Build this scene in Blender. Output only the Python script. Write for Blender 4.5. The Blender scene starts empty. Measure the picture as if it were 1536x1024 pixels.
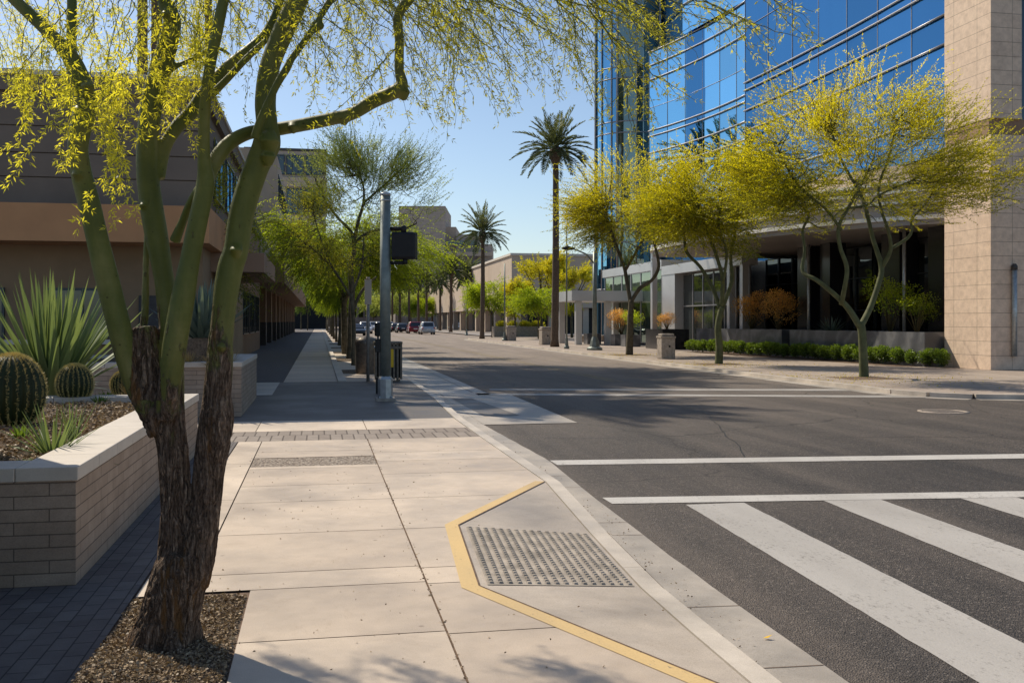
import bpy, bmesh, math, random
import numpy as np
from mathutils import Vector, Matrix, noise
R = math.radians
rnd = random.Random(7)
rng = np.random.default_rng(11)
sc = bpy.context.scene
COL = sc.collection

# ------------------------------------------------------------------ camera geometry
YAW = R(10.94); CH = 1.6; F = 1500.0; U0 = 768.0; V0 = 482.0
cY, sY = math.cos(YAW), math.sin(YAW)
def P3(u, v, d):
    lat = (u-U0)/F*d
    return Vector((lat*cY + d*sY, -lat*sY + d*cY, CH + (V0-v)/F*d))
def PG(u, v, z=0.0):
    return P3(u, v, (CH-z)*F/(v-V0))

# ------------------------------------------------------------------ materials
class NT:
    def __init__(s, name):
        s.m = bpy.data.materials.new(name); s.m.use_nodes = True
        s.t = s.m.node_tree; s.t.nodes.clear()
        s.out = s.t.nodes.new('ShaderNodeOutputMaterial')
    def n(s, typ, props=None, **ins):
        nd = s.t.nodes.new(typ)
        for k, v in (props or {}).items(): setattr(nd, k, v)
        for k, v in ins.items():
            key = int(k[1:]) if k[0] == 'i' and k[1:].isdigit() else k.replace('_', ' ')
            s.set(nd.inputs[key], v)
        return nd
    def set(s, sock, v):
        if isinstance(v, bpy.types.NodeSocket): s.t.links.new(v, sock)
        elif isinstance(v, bpy.types.Node): s.t.links.new(v.outputs[0], sock)
        else:
            if hasattr(sock, 'default_value') and hasattr(sock.default_value, '__len__') and not isinstance(v, (int, float)):
                v = tuple(v)
                if len(sock.default_value) == 4 and len(v) == 3: v = v + (1,)
            sock.default_value = v
    def pos(s): return s.n('ShaderNodeNewGeometry').outputs['Position']
    def obj(s): return s.n('ShaderNodeTexCoord').outputs['Object']
    def noise(s, vec, scale, detail=4, rough=.55, dist=0):
        return s.n('ShaderNodeTexNoise', Vector=vec, Scale=scale, Detail=detail, Roughness=rough, Distortion=dist).outputs[0]
    def scale(s, vec, sc3):
        return s.n('ShaderNodeVectorMath', {'operation': 'MULTIPLY'}, i0=vec, i1=sc3).outputs[0]
    def ramp(s, fac, stops):
        r = s.n('ShaderNodeValToRGB', Fac=fac)
        cr = r.color_ramp
        while len(cr.elements) > 1: cr.elements.remove(cr.elements[-1])
        cr.elements[0].position = stops[0][0]; cr.elements[0].color = c4(stops[0][1])
        for p, c in stops[1:]:
            e = cr.elements.new(p); e.color = c4(c)
        return r.outputs[0]
    def mix(s, fac, a, b, mode='MIX'):
        m = s.n('ShaderNodeMix', {'data_type': 'RGBA', 'blend_type': mode})
        s.set(m.inputs[0], fac); s.set(m.inputs[6], a if not isinstance(a, tuple) else c4(a)); s.set(m.inputs[7], b if not isinstance(b, tuple) else c4(b))
        return m.outputs[2]
    def math(s, op, a, b=0.0, c=None):
        m = s.n('ShaderNodeMath', {'operation': op}, i0=a, i1=b)
        if c is not None: s.set(m.inputs[2], c)
        return m.outputs[0]
    def bump(s, h, strength=.3, dist=.01):
        return s.n('ShaderNodeBump', Height=h, Strength=strength, Distance=dist).outputs[0]
    def bsdf(s, col, rough=.8, metal=0, nrm=None, spec=.3, **kw):
        b = s.n('ShaderNodeBsdfPrincipled', Base_Color=col if not isinstance(col, tuple) else c4(col), Roughness=rough, Metallic=metal)
        b.inputs['Specular IOR Level'].default_value = spec
        if nrm is not None: s.set(b.inputs['Normal'], nrm)
        s.t.links.new(b.outputs[0], s.out.inputs[0])
        return b
def c4(c):
    if isinstance(c, (int, float)): return (c, c, c, 1)
    return tuple(c) + (1,) if len(c) == 3 else tuple(c)
M = {}
def simple(name, col, rough=.6, metal=0, var=.15, nscale=8, bump=0, spec=.3, bscale=60):
    t = NT(name); p = t.obj()
    nz = t.noise(p, nscale, 5)
    lo = tuple(x*(1-var) for x in col); hi = tuple(min(1, x*(1+var)) for x in col)
    c = t.ramp(nz, [(.3, lo), (.7, hi)])
    nr = t.bump(t.noise(p, bscale, 3), bump, .005) if bump else None
    t.bsdf(c, rough, metal, nr, spec); M[name] = t.m; return t.m

def make_concrete(name, base, tint_attr=True, rough=.85, speck=.35, stain=.25):
    t = NT(name); p = t.pos()
    big = t.noise(p, .9, 6, .6); mid = t.noise(p, 6, 6, .65); fine = t.noise(p, 160, 3, .7)
    lo = tuple(x*(1-stain) for x in base); hi = tuple(x*(1+stain*.35) for x in base)
    c = t.ramp(big, [(.3, lo), (.62, hi)])
    c = t.mix(.3, c, t.ramp(mid, [(.32, (.68, .66, .63)), (.62, (1, 1, 1))]), 'MULTIPLY')
    blot = t.ramp(t.noise(p, 2.3, 7, .75, .6), [(.56, (1, 1, 1)), (.63, (.80, .77, .74)), (.66, (1, 1, 1))])
    c = t.mix(.35, c, blot, 'MULTIPLY')
    drk = t.ramp(t.noise(p, 28, 4, .7), [(.66, (1, 1, 1)), (.76, (.55, .5, .46))])
    c = t.mix(.5, c, drk, 'MULTIPLY')
    c = t.mix(speck, c, t.ramp(fine, [(.35, (.45, .42, .4)), (.55, (1, 1, 1))]), 'MULTIPLY')
    if tint_attr:
        a = t.n('ShaderNodeAttribute', {'attribute_name': 'tint'}).outputs['Fac']
        c = t.mix(1.0, c, t.ramp(a, [(0, (.80, .77, .75)), (1, (1.04, 1.02, 1.0))]), 'MULTIPLY')
    # small dark spots and hairline stains
    v = t.n('ShaderNodeTexVoronoi', {'feature': 'F1'}, Vector=p, Scale=2.1).outputs[0]
    c = t.mix(.7, c, t.ramp(v, [(.02, (.42, .38, .35)), (.045, (1, 1, 1))]), 'MULTIPLY')
    h = t.math('ADD', t.math('MULTIPLY', fine, .4), t.math('MULTIPLY', mid, .8))
    bb_ = t.bsdf(c, rough, 0, t.bump(h, .3, .005), .5); t.set(bb_.inputs['Roughness'], t.ramp(big, [(.35, rough-.38), (.65, rough-.12)])); M[name] = t.m
make_concrete('concrete', (.635, .535, .43))
make_concrete('concrete_far', (.36, .335, .31), False)
make_concrete('kerb_concrete', (.58, .51, .43), False, stain=.35)
make_concrete('gutter_concrete', (.42, .37, .315), False, stain=.4, speck=.5)
make_concrete('ramp_concrete', (.50, .425, .35), False, stain=.3, speck=.5)
make_concrete('aggregate', (.15, .127, .11), False, stain=.3, speck=.9)
make_concrete('coping_stone', (.56, .5, .43), False, stain=.15, speck=.15)
make_concrete('plaza_stone', (.30, .265, .24), False, stain=.3, speck=.2)

t = NT('pebble_inset'); p = t.pos(); v = t.n('ShaderNodeTexVoronoi', Vector=p, Scale=38); vs = t.n('ShaderNodeSeparateColor', Color=v.outputs['Color']).outputs[0]
c = t.mix(1, t.ramp(vs, [(0, (.28, .23, .19)), (1, (.52, .45, .37))]), t.ramp(v.outputs[0], [(.25, (1, 1, 1)), (.8, (.35, .3, .27))]), 'MULTIPLY')
t.bsdf(c, .8, 0, t.bump(t.math('MULTIPLY', v.outputs[0], -1), 1, .02), .3); M['pebble_inset'] = t.m
t = NT('asphalt'); p = t.pos()
sp = t.n('ShaderNodeTexVoronoi', Vector=p, Scale=95).outputs['Color']
sep = t.n('ShaderNodeSeparateColor', Color=sp).outputs[0]
c = t.ramp(sep, [(.0, (.032, .029, .028)), (.6, (.055, .05, .047)), (.86, (.09, .08, .072)), (1, (.22, .2, .18))])
big = t.noise(p, .35, 7, .6)
c = t.mix(1, c, t.ramp(big, [(.32, (.72, .72, .74)), (.66, (1.25, 1.2, 1.14))]), 'MULTIPLY')
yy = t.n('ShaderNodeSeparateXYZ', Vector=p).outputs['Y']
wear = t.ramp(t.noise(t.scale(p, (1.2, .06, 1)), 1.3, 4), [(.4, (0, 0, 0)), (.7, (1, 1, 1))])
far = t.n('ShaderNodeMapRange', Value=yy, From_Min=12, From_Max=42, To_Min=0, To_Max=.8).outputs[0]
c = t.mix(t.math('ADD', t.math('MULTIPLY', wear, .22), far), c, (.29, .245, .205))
cr = t.n('ShaderNodeTexVoronoi', {'feature': 'DISTANCE_TO_EDGE'}, Vector=t.n('ShaderNodeVectorMath', {'operation': 'ADD'}, i0=p, i1=t.scale(t.n('ShaderNodeTexNoise', Vector=p, Scale=1.5).outputs[1], (.8, .8, 0))).outputs[0], Scale=.16).outputs[0]
c = t.mix(.75, c, t.ramp(cr, [(.0008, (.25, .25, .25)), (.0022, (1, 1, 1))]), 'MULTIPLY')
oil = t.ramp(t.noise(p, 3.5, 5, .7), [(.62, (1, 1, 1)), (.72, (.62, .62, .64))]); c = t.mix(.8, c, oil, 'MULTIPLY')
pat = t.ramp(t.noise(t.scale(p, (.9, .25, 1)), .55, 3, .5), [(.5, (1, 1, 1)), (.52, (.86, .86, .87))]); c = t.mix(.8, c, pat, 'MULTIPLY')
gx_ = t.n('ShaderNodeSeparateXYZ', Vector=p).outputs['X']
dust = t.math('MULTIPLY', t.n('ShaderNodeMapRange', Value=gx_, From_Min=3.0, From_Max=2.5, To_Min=0, To_Max=.5).outputs[0], t.noise(p, 5, 5, .7))
c = t.mix(dust, c, (.23, .19, .155))
c = t.mix(1, c, (.98, .93, .90), 'MULTIPLY')
h = t.math('ADD', t.n('ShaderNodeTexVoronoi', Vector=p, Scale=95).outputs[0], t.noise(p, 40, 3))
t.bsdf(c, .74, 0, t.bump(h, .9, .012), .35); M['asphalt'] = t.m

def make_paint(name, col, wearlo=.33, wearhi=.45):
    t = NT(name); p = t.pos()
    n1 = t.noise(t.scale(p, (1, .5, 1)), 38, 8, .75); n2 = t.noise(p, 2.0, 3)
    w = t.ramp(t.math('ADD', t.math('MULTIPLY', n1, .8), t.math('MULTIPLY', n2, .2)), [(wearlo, (0, 0, 0)), (wearhi, (1, 1, 1))])
    c = t.mix(t.noise(p, 90, 3), tuple(x*.8 for x in col), tuple(min(x*1.08, .95) for x in col))
    c = t.mix(t.ramp(t.noise(t.scale(p, (1, .3, 1)), 1.1, 5, .6), [(.35, (.30, .30, .30)), (.62, (0, 0, 0))]), c, (.20, .18, .16))
    c = t.mix(w, (.13, .115, .10), c)
    t.bsdf(c, .7, 0, t.bump(t.noise(p, 70, 3), .4, .006), .3); M[name] = t.m
make_paint('white_paint', (.46, .43, .395), .31, .46)
make_paint('white_paint_solid', (.55, .52, .48), .32, .46)
make_paint('yellow_paint', (.70, .49, .22), .30, .42)
make_paint('road_yellow_paint', (.42, .30, .10), .44, .58)
make_paint('old_white_paint', (.42, .39, .36), .34, .5)

def brickmat(name, w, h, cols, mortar, msize, offset=.5, floor=False, rough=.85, bumpd=.006, rot=False, mscale=1.0):
    t = NT(name); p = t.pos()
    s = t.n('ShaderNodeSeparateXYZ', Vector=p)
    if floor:
        vec = t.n('ShaderNodeCombineXYZ', X=s.outputs[1] if rot else s.outputs[0], Y=s.outputs[0] if rot else s.outputs[1]).outputs[0]
    else:
        nn = t.n('ShaderNodeSeparateXYZ', Vector=t.n('ShaderNodeNewGeometry').outputs['True Normal'])
        ax = t.math('GREATER_THAN', t.math('ABSOLUTE', nn.outputs[0]), .6)
        hx = t.n('ShaderNodeMix', {'data_type': 'FLOAT'}, i0=ax, i2=s.outputs[0], i3=s.outputs[1]).outputs[0]
        vec = t.n('ShaderNodeCombineXYZ', X=hx, Y=s.outputs[2]).outputs[0]
    b = t.n('ShaderNodeTexBrick', {'offset': offset}, Vector=vec, Scale=1.0, Mortar_Size=msize, Mortar_Smooth=.1, Bias=0, Brick_Width=w, Row_Height=h,
            Color1=c4(cols[0]), Color2=c4(cols[1]), Mortar=c4(mortar))
    nz = t.noise(p, 5, 6, .65); nf = t.noise(p, 120, 3)
    c = t.mix(.55, b.outputs[0], t.ramp(nz, [(.3, (.62, .6, .6)), (.65, (1.1, 1.1, 1.1))]), 'MULTIPLY')
    c = t.mix(.3, c, t.ramp(nf, [(.35, (.5, .5, .5)), (.6, (1, 1, 1))]), 'MULTIPLY')
    hgt = t.math('ADD', t.math('MULTIPLY', b.outputs[1], -1.0), t.math('MULTIPLY', nf, .25))
    t.bsdf(c, rough, 0, t.bump(hgt, .8, bumpd), .3); M[name] = t.m
brickmat('pavers', .20, .10, ((.13, .115, .115), (.165, .15, .145)), (.05, .045, .045), .004, floor=True, rot=True)
brickmat('paver_band', .16, 1.2, ((.27, .225, .19), (.33, .28, .24)), (.12, .095, .08), .010, floor=True)
brickmat('wall_block', .40, .078, ((.36, .27, .20), (.41, .315, .24)), (.17, .13, .10), .0035)
brickmat('pier_stone', 1.25, .47, ((.76, .58, .44), (.79, .61, .465)), (.42, .33, .255), .009, offset=0.0, bumpd=.01)
brickmat('tower_stone', 3.2, 1.2, ((.46, .39, .33), (.50, .42, .36)), (.3, .25, .22), .03, offset=0.0)
brickmat('pink_pavers', 1.2, 1.2, ((.37, .30, .245), (.43, .355, .295)), (.12, .10, .09), .012, floor=True, offset=0.0)

simple('stucco_grey', (.19, .15, .12), .9, var=.10, nscale=1.2, bump=.2)
simple('stucco_tan', (.26, .18, .11), .9, var=.12, nscale=1.5, bump=.2)
simple('stucco_orange', (.50, .26, .125), .9, var=.1, nscale=1.2, bump=.15)
simple('stucco_brown', (.30, .19, .125), .9, var=.1, nscale=1.0, bump=.15)
simple('stucco_light', (.50, .40, .31), .9, var=.08, nscale=.6)
simple('dark_base', (.06, .055, .055), .6, var=.2)
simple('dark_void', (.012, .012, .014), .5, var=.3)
simple('pale_trim', (.62, .56, .48), .8, var=.1)
simple('silver_panel', (.55, .55, .56), .38, .55, var=.06, nscale=.8, spec=.5)
simple('soffit_metal', (.33, .30, .29), .45, .35, var=.12, nscale=.5)
simple('mullion', (.36, .35, .36), .4, .7, var=.1)
simple('mullion_dark', (.05, .06, .07), .35, .6, var=.2)
simple('galvanised', (.21, .235, .215), .5, .5, var=.22, nscale=5, bump=.05)
simple('galvanised_light', (.42, .44, .44), .4, .6, var=.2, nscale=10)
simple('pole_tan', (.24, .215, .19), .6, .3, var=.25, nscale=9)
simple('black_plastic', (.014, .014, .015), .5, var=.2)
simple('black_plastic_soft', (.022, .022, .022), .75, var=.1)
simple('bin_bronze', (.15, .125, .10), .45, .5, var=.3, nscale=12)
simple('sticker_yellow', (.75, .45, .02), .5, var=.1)
simple('bin_concrete', (.36, .31, .26), .9, var=.25, nscale=9, bump=.4)
simple('dirt', (.15, .10, .07), .95, var=.35, nscale=20, bump=.9, bscale=50)
simple('palm_bark', (.13, .095, .07), .95, var=.4, nscale=14, bump=1, bscale=30)
simple('tree_bark', (.10, .085, .055), .9, var=.45, nscale=7, bump=.6)
simple('tree_bark_green', (.095, .10, .042), .75, var=.3, nscale=5, bump=.3)
simple('twig', (.10, .085, .04), .85, var=.3, nscale=20)
simple('twig_green', (.13, .14, .05), .8, var=.3, nscale=20)
simple('hazy_wood', (.20, .17, .15), 1, var=.35, nscale=.6)
simple('tyre', (.02, .02, .02), .8)
simple('rim', (.4, .4, .42), .3, .8)
simple('tail_light_red', (.5, .02, .02), .25)
simple('plate_white', (.7, .7, .68), .5)
simple('cactus_skin', (.018, .032, .012), .55, var=.3, nscale=6)
simple('cactus_spine', (.62, .50, .18), .6, var=.25, nscale=30)
simple('pineapple_bark', (.17, .11, .07), .95, var=.5, nscale=25, bump=1)
simple('leaf_litter', (.35, .26, .16), .9, var=.4, nscale=40)
simple('manhole_iron', (.34, .28, .23), .6, .2, var=.3, nscale=20)

def carpaint(name, col):
    t = NT(name); b = t.bsdf(col, .28, .35, None, .5); b.inputs['Coat Weight'].default_value = .6; M[name] = t.m
carpaint('car_silver', (.42, .43, .45)); carpaint('car_red', (.22, .012, .02)); carpaint('car_black', (.012, .013, .016))
carpaint('car_white', (.7, .7, .7)); carpaint('car_blue', (.03, .05, .12))
t = NT('car_glass'); t.bsdf((.015, .02, .025), .06, 0, None, .8); M['car_glass'] = t.m

t = NT('marble_dark'); p = t.pos()
w = t.n('ShaderNodeTexWave', {'wave_type': 'BANDS', 'bands_direction': 'DIAGONAL'}, Vector=p, Scale=.5, Distortion=14, Detail=8).outputs['Fac']
c = t.ramp(w, [(.0, (.07, .072, .08)), (.7, (.10, .102, .11)), (1, (.15, .15, .155))])
t.bsdf(c, .3, 0, None, .5); M['marble_dark'] = t.m
t = NT('black_granite'); p = t.pos(); t.bsdf(t.ramp(t.noise(p, 40, 3), [(.3, (.006, .006, .008)), (.8, (.03, .03, .035))]), .18, 0, None, .5); M['black_granite'] = t.m

def glassmat(name, tint, dark, rough=.02, mix=.8):
    # coated curtain-wall glass: tinted mirror over a dim interior
    t = NT(name); p = t.obj()
    rv = t.n('ShaderNodeObjectInfo').outputs['Random']
    g = t.n('ShaderNodeBsdfGlossy', Color=t.mix(rv, tuple(x*.84 for x in tint), tuple(min(1, x*1.12) for x in tint)), Roughness=rough)
    wob = t.bump(t.noise(p, .55, 2, .4), .12, .06)
    t.set(g.inputs['Normal'], wob)
    d = t.n('ShaderNodeBsdfDiffuse', Color=t.ramp(t.noise(t.scale(t.pos(), (1, 1, .25)), .8, 3), [(.35, dark), (.7, tuple(x*2.2 for x in dark))]))
    ms = t.n('ShaderNodeMixShader', i0=mix, i1=d.outputs[0], i2=g.outputs[0])
    t.t.links.new(ms.outputs[0], t.out.inputs[0]); M[name] = t.m
glassmat('glass_blue', (.23, .53, .78), (.03, .07, .12), mix=.88)
glassmat('glass_blue_deep', (.085, .25, .46), (.01, .03, .06), mix=.85)
glassmat('glass_green', (.38, .46, .42), (.05, .07, .055), mix=.62)
glassmat('glass_dark', (.16, .18, .19), (.006, .007, .008), mix=.5)
glassmat('glass_lobby', (.30, .32, .33), (.03, .035, .035), mix=.5)

# leaves: diffuse + translucent, tint attribute per leaf
def leafmat(name, lo, hi, trans=.55, tboost=1.5):
    t = NT(name)
    a = t.n('ShaderNodeAttribute', {'attribute_name': 'tint'}).outputs['Fac']
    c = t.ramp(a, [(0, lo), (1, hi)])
    c2 = t.mix(1, c, (tboost, tboost*.95, tboost*.55), 'MULTIPLY')
    d = t.n('ShaderNodeBsdfDiffuse', Color=c); tr = t.n('ShaderNodeBsdfTranslucent', Color=c2)
    g = t.n('ShaderNodeBsdfGlossy', Color=(.6, .6, .6, 1), Roughness=.45)
    m1 = t.n('ShaderNodeMixShader', i0=trans, i1=d.outputs[0], i2=tr.outputs[0])
    m2 = t.n('ShaderNodeMixShader', i0=.04, i1=m1.outputs[0], i2=g.outputs[0])
    t.t.links.new(m2.outputs[0], t.out.inputs[0]); M[name] = t.m
leafmat('leaf_palo', (.08, .115, .015), (.68, .63, .05), .6, 1.75)
leafmat('leaf_palo_far', (.08, .13, .02), (.50, .44, .03))
leafmat('leaf_palo_yellow', (.04, .072, .006), (.76, .67, .015), .6, 1.75)
leafmat('leaf_green', (.05, .09, .015), (.20, .29, .04))
leafmat('leaf_bright', (.06, .12, .01), (.42, .50, .02), .6, 1.8)
leafmat('leaf_dusty', (.08, .13, .03), (.42, .47, .13), .55, 1.6)
leafmat('leaf_yellow', (.30, .32, .01), (.90, .80, .05), .45, 1.1)
leafmat('leaf_orange', (.30, .16, .05), (.95, .55, .16), .35)  # brightened: puts in the sunlight that the canopy keeps off the shrubs
leafmat('leaf_hedge', (.025, .05, .01), (.20, .30, .03), .4)
leafmat('leaf_palm', (.06, .085, .04), (.20, .22, .09), .35, 1.3)
leafmat('leaf_agave', (.10, .15, .07), (.26, .33, .13), .35, 1.4)
leafmat('leaf_blue_agave', (.09, .13, .11), (.22, .28, .23), .2, 1.1)
leafmat('leaf_dry', (.25, .17, .07), (.5, .36, .15), .3)

# hero tree trunk: rough dark bark low down, smooth green skin above (vertex attribute 'bark')
t = NT('palo_verde_bark'); p = t.obj()
bk = t.n('ShaderNodeAttribute', {'attribute_name': 'bark'}).outputs['Fac']
warp = t.n('ShaderNodeVectorMath', {'operation': 'ADD'}, i0=t.scale(p, (1, 1, .16)), i1=t.scale(t.n('ShaderNodeTexNoise', Vector=p, Scale=5.0, Detail=3).outputs[1], (.07, .07, .02))).outputs[0]
warp2 = t.scale(warp, (1, 1, .6))
r1 = t.math('ABSOLUTE', t.math('SUBTRACT', t.noise(warp2, 30, 3, .6), .5))
r2 = t.math('ABSOLUTE', t.math('SUBTRACT', t.noise(warp, 75, 3, .6), .5))
vor = t.math('ADD', t.math('MULTIPLY', r1, .95), t.math('MULTIPLY', r2, .55)); vor2 = r2
streak = t.noise(warp, 12, 6, .6)
crack = t.math('MINIMUM', t.math('MULTIPLY', vor, 5.5), 1.0)
dark = t.ramp(crack, [(0, (.04, .025, .017)), (.22, (.12, .078, .052)), (.7, (.27, .19, .135)), (1, (.34, .25, .18))])
dark = t.mix(.6, dark, t.ramp(t.noise(p, 60, 4), [(.3, (.45, .42, .42)), (.65, (1.3, 1.25, 1.2))]), 'MULTIPLY')
orange = t.ramp(t.noise(t.scale(p, (1, 1, .13)), 15, 5, .6), [(.56, (0, 0, 0)), (.63, (1, 1, 1))])
dark = t.mix(t.math('MULTIPLY', orange, .75), dark, (.26, .125, .035))
grn = t.ramp(t.noise(t.scale(p, (1, 1, .45)), 5, 6, .6), [(.3, (.065, .080, .014)), (.5, (.11, .122, .024)), (.68, (.18, .17, .05)), (.8, (.20, .15, .08))])
spots = t.ramp(t.n('ShaderNodeTexVoronoi', Vector=t.scale(p, (1, 1, 1.3)), Scale=17).outputs[0], [(.06, (.28, .18, .12)), (.13, (1, 1, 1))])
grn = t.mix(.8, grn, spots, 'MULTIPLY')
grn = t.mix(.15, grn, t.ramp(t.noise(t.scale(p, (.6, .6, 3)), 14, 3), [(.4, (.72, .7, .6)), (.6, (1.1, 1.1, 1.1))]), 'MULTIPLY')
bkn = t.ramp(t.math('ADD', bk, t.math('MULTIPLY', t.math('SUBTRACT', t.noise(t.scale(p, (1, 1, .3)), 14, 5, .65), .5), 2.4)), [(.38, (0, 0, 0)), (.62, (1, 1, 1))])
mid = t.mix(.6, grn, (.15, .095, .045))
c = t.mix(bkn, t.mix(t.math('MULTIPLY', bk, .7), grn, mid), dark)
hb = t.math('ADD', t.math('MULTIPLY', crack, 1.0), t.math('ADD', t.math('MULTIPLY', t.math('MINIMUM', t.math('MULTIPLY', vor2, 8), 1.0), .4), t.math('MULTIPLY', t.noise(p, 70, 4), .3)))
hg = t.math('MULTIPLY', t.noise(t.scale(p, (1, 1, 2)), 25, 3), .06)
hh = t.n('ShaderNodeMix', {'data_type': 'FLOAT'}, i0=bkn, i2=hg, i3=hb).outputs[0]
rg = t.n('ShaderNodeMix', {'data_type': 'FLOAT'}, i0=bkn, i2=.55, i3=.9).outputs[0]
b = t.bsdf(c, .8, 0, t.bump(hh, 1.0, .022), .3); t.set(b.inputs['Roughness'], rg); M['palo_verde_bark'] = t.m

t = NT('gravel'); p = t.pos()
v = t.n('ShaderNodeTexVoronoi', Vector=t.scale(p, (1, 1.4, 1)), Scale=58)
vs = t.n('ShaderNodeSeparateColor', Color=v.outputs['Color']).outputs[0]
c = t.ramp(vs, [(0, (.10, .07, .045)), (.5, (.22, .155, .10)), (.85, (.36, .27, .18)), (1, (.5, .4, .3))])
c = t.mix(1, c, t.ramp(v.outputs[0], [(.2, (1, 1, 1)), (.75, (.3, .27, .25))]), 'MULTIPLY')
t.bsdf(c, .9, 0, t.bump(t.math('MULTIPLY', v.outputs[0], -1), 1, .02), .3); M['gravel'] = t.m

# sky as world
w = bpy.data.worlds.new('World'); sc.world = w; w.use_nodes = True
nt = w.node_tree; nt.nodes.clear()
SAZ = (-.56, .83); SEL = 45.0
sky = nt.nodes.new('ShaderNodeTexSky'); sky.sky_type = 'NISHITA'; sky.sun_disc = False
sky.sun_elevation = R(SEL); sky.sun_rotation = math.atan2(SAZ[0], SAZ[1])
sky.altitude = 350; sky.air_density = 1.0; sky.dust_density = .9; sky.ozone_density = 2.2
bg = nt.nodes.new('ShaderNodeBackground'); bg.inputs[1].default_value = .122
wo = nt.nodes.new('ShaderNodeOutputWorld')
nt.links.new(sky.outputs[0], bg.inputs[0]); nt.links.new(bg.outputs[0], wo.inputs[0])
sl = bpy.data.lights.new('sun', 'SUN'); sl.energy = 5.0; sl.angle = R(.55); sl.color = (1, .90, .735)
so = bpy.data.objects.new('sun', sl); COL.objects.link(so)
sd = Vector((SAZ[0], SAZ[1], 0)).normalized()*math.cos(R(SEL)) + Vector((0, 0, math.sin(R(SEL))))
so.rotation_euler = sd.to_track_quat('Z', 'Y').to_euler(); so.location = (-20, 30, 40)

cam = bpy.data.cameras.new('camera'); co = bpy.data.objects.new('camera', cam); COL.objects.link(co)
co.location = (0, 0, CH); co.rotation_euler = (R(90), 0, -YAW)
cam.sensor_width = 36; cam.lens = F/1536*36; cam.shift_y = -(512-V0)/1536; cam.clip_end = 6000; cam.clip_start = .05
sc.camera = co
sc.view_settings.view_transform = 'Standard'; sc.view_settings.look = 'None'; sc.view_settings.exposure = 0

# ------------------------------------------------------------------ object helpers
ORG = {}
def tag(o, label=None, cat=None, group=None, kind=None):
    if label: o['label'] = label
    if cat: o['category'] = cat
    if group: o['group'] = group
    if kind: o['kind'] = kind
    return o
def thing(name, label, cat, loc=(0, 0, 0), group=None):
    o = bpy.data.objects.new(name, None); COL.objects.link(o); o.empty_display_size = .2
    o.location = loc; ORG[o.name] = Vector(loc)
    return tag(o, label, cat, group)
def link_mesh(name, me, parent=None, org=None):
    o = bpy.data.objects.new(name, me); COL.objects.link(o)
    if parent is not None:
        o.parent = parent; ORG[o.name] = ORG[parent.name]
    else:
        o.location = org if org is not None else (0, 0, 0); ORG[o.name] = Vector(o.location)
    return o
def dup(o, loc, rz=0, label=None, scale=None, parent=None):
    c = o.copy(); COL.objects.link(c); ORG[c.name] = Vector((0, 0, 0))
    if parent is None:
        c.location = loc; c.rotation_euler = (0, 0, rz)
        if scale: c.scale = (scale,)*3 if isinstance(scale, (int, float)) else scale
        if label: c['label'] = label
    else: c.parent = parent
    for ch in o.children: dup(ch, None, parent=c)
    return c
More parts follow.
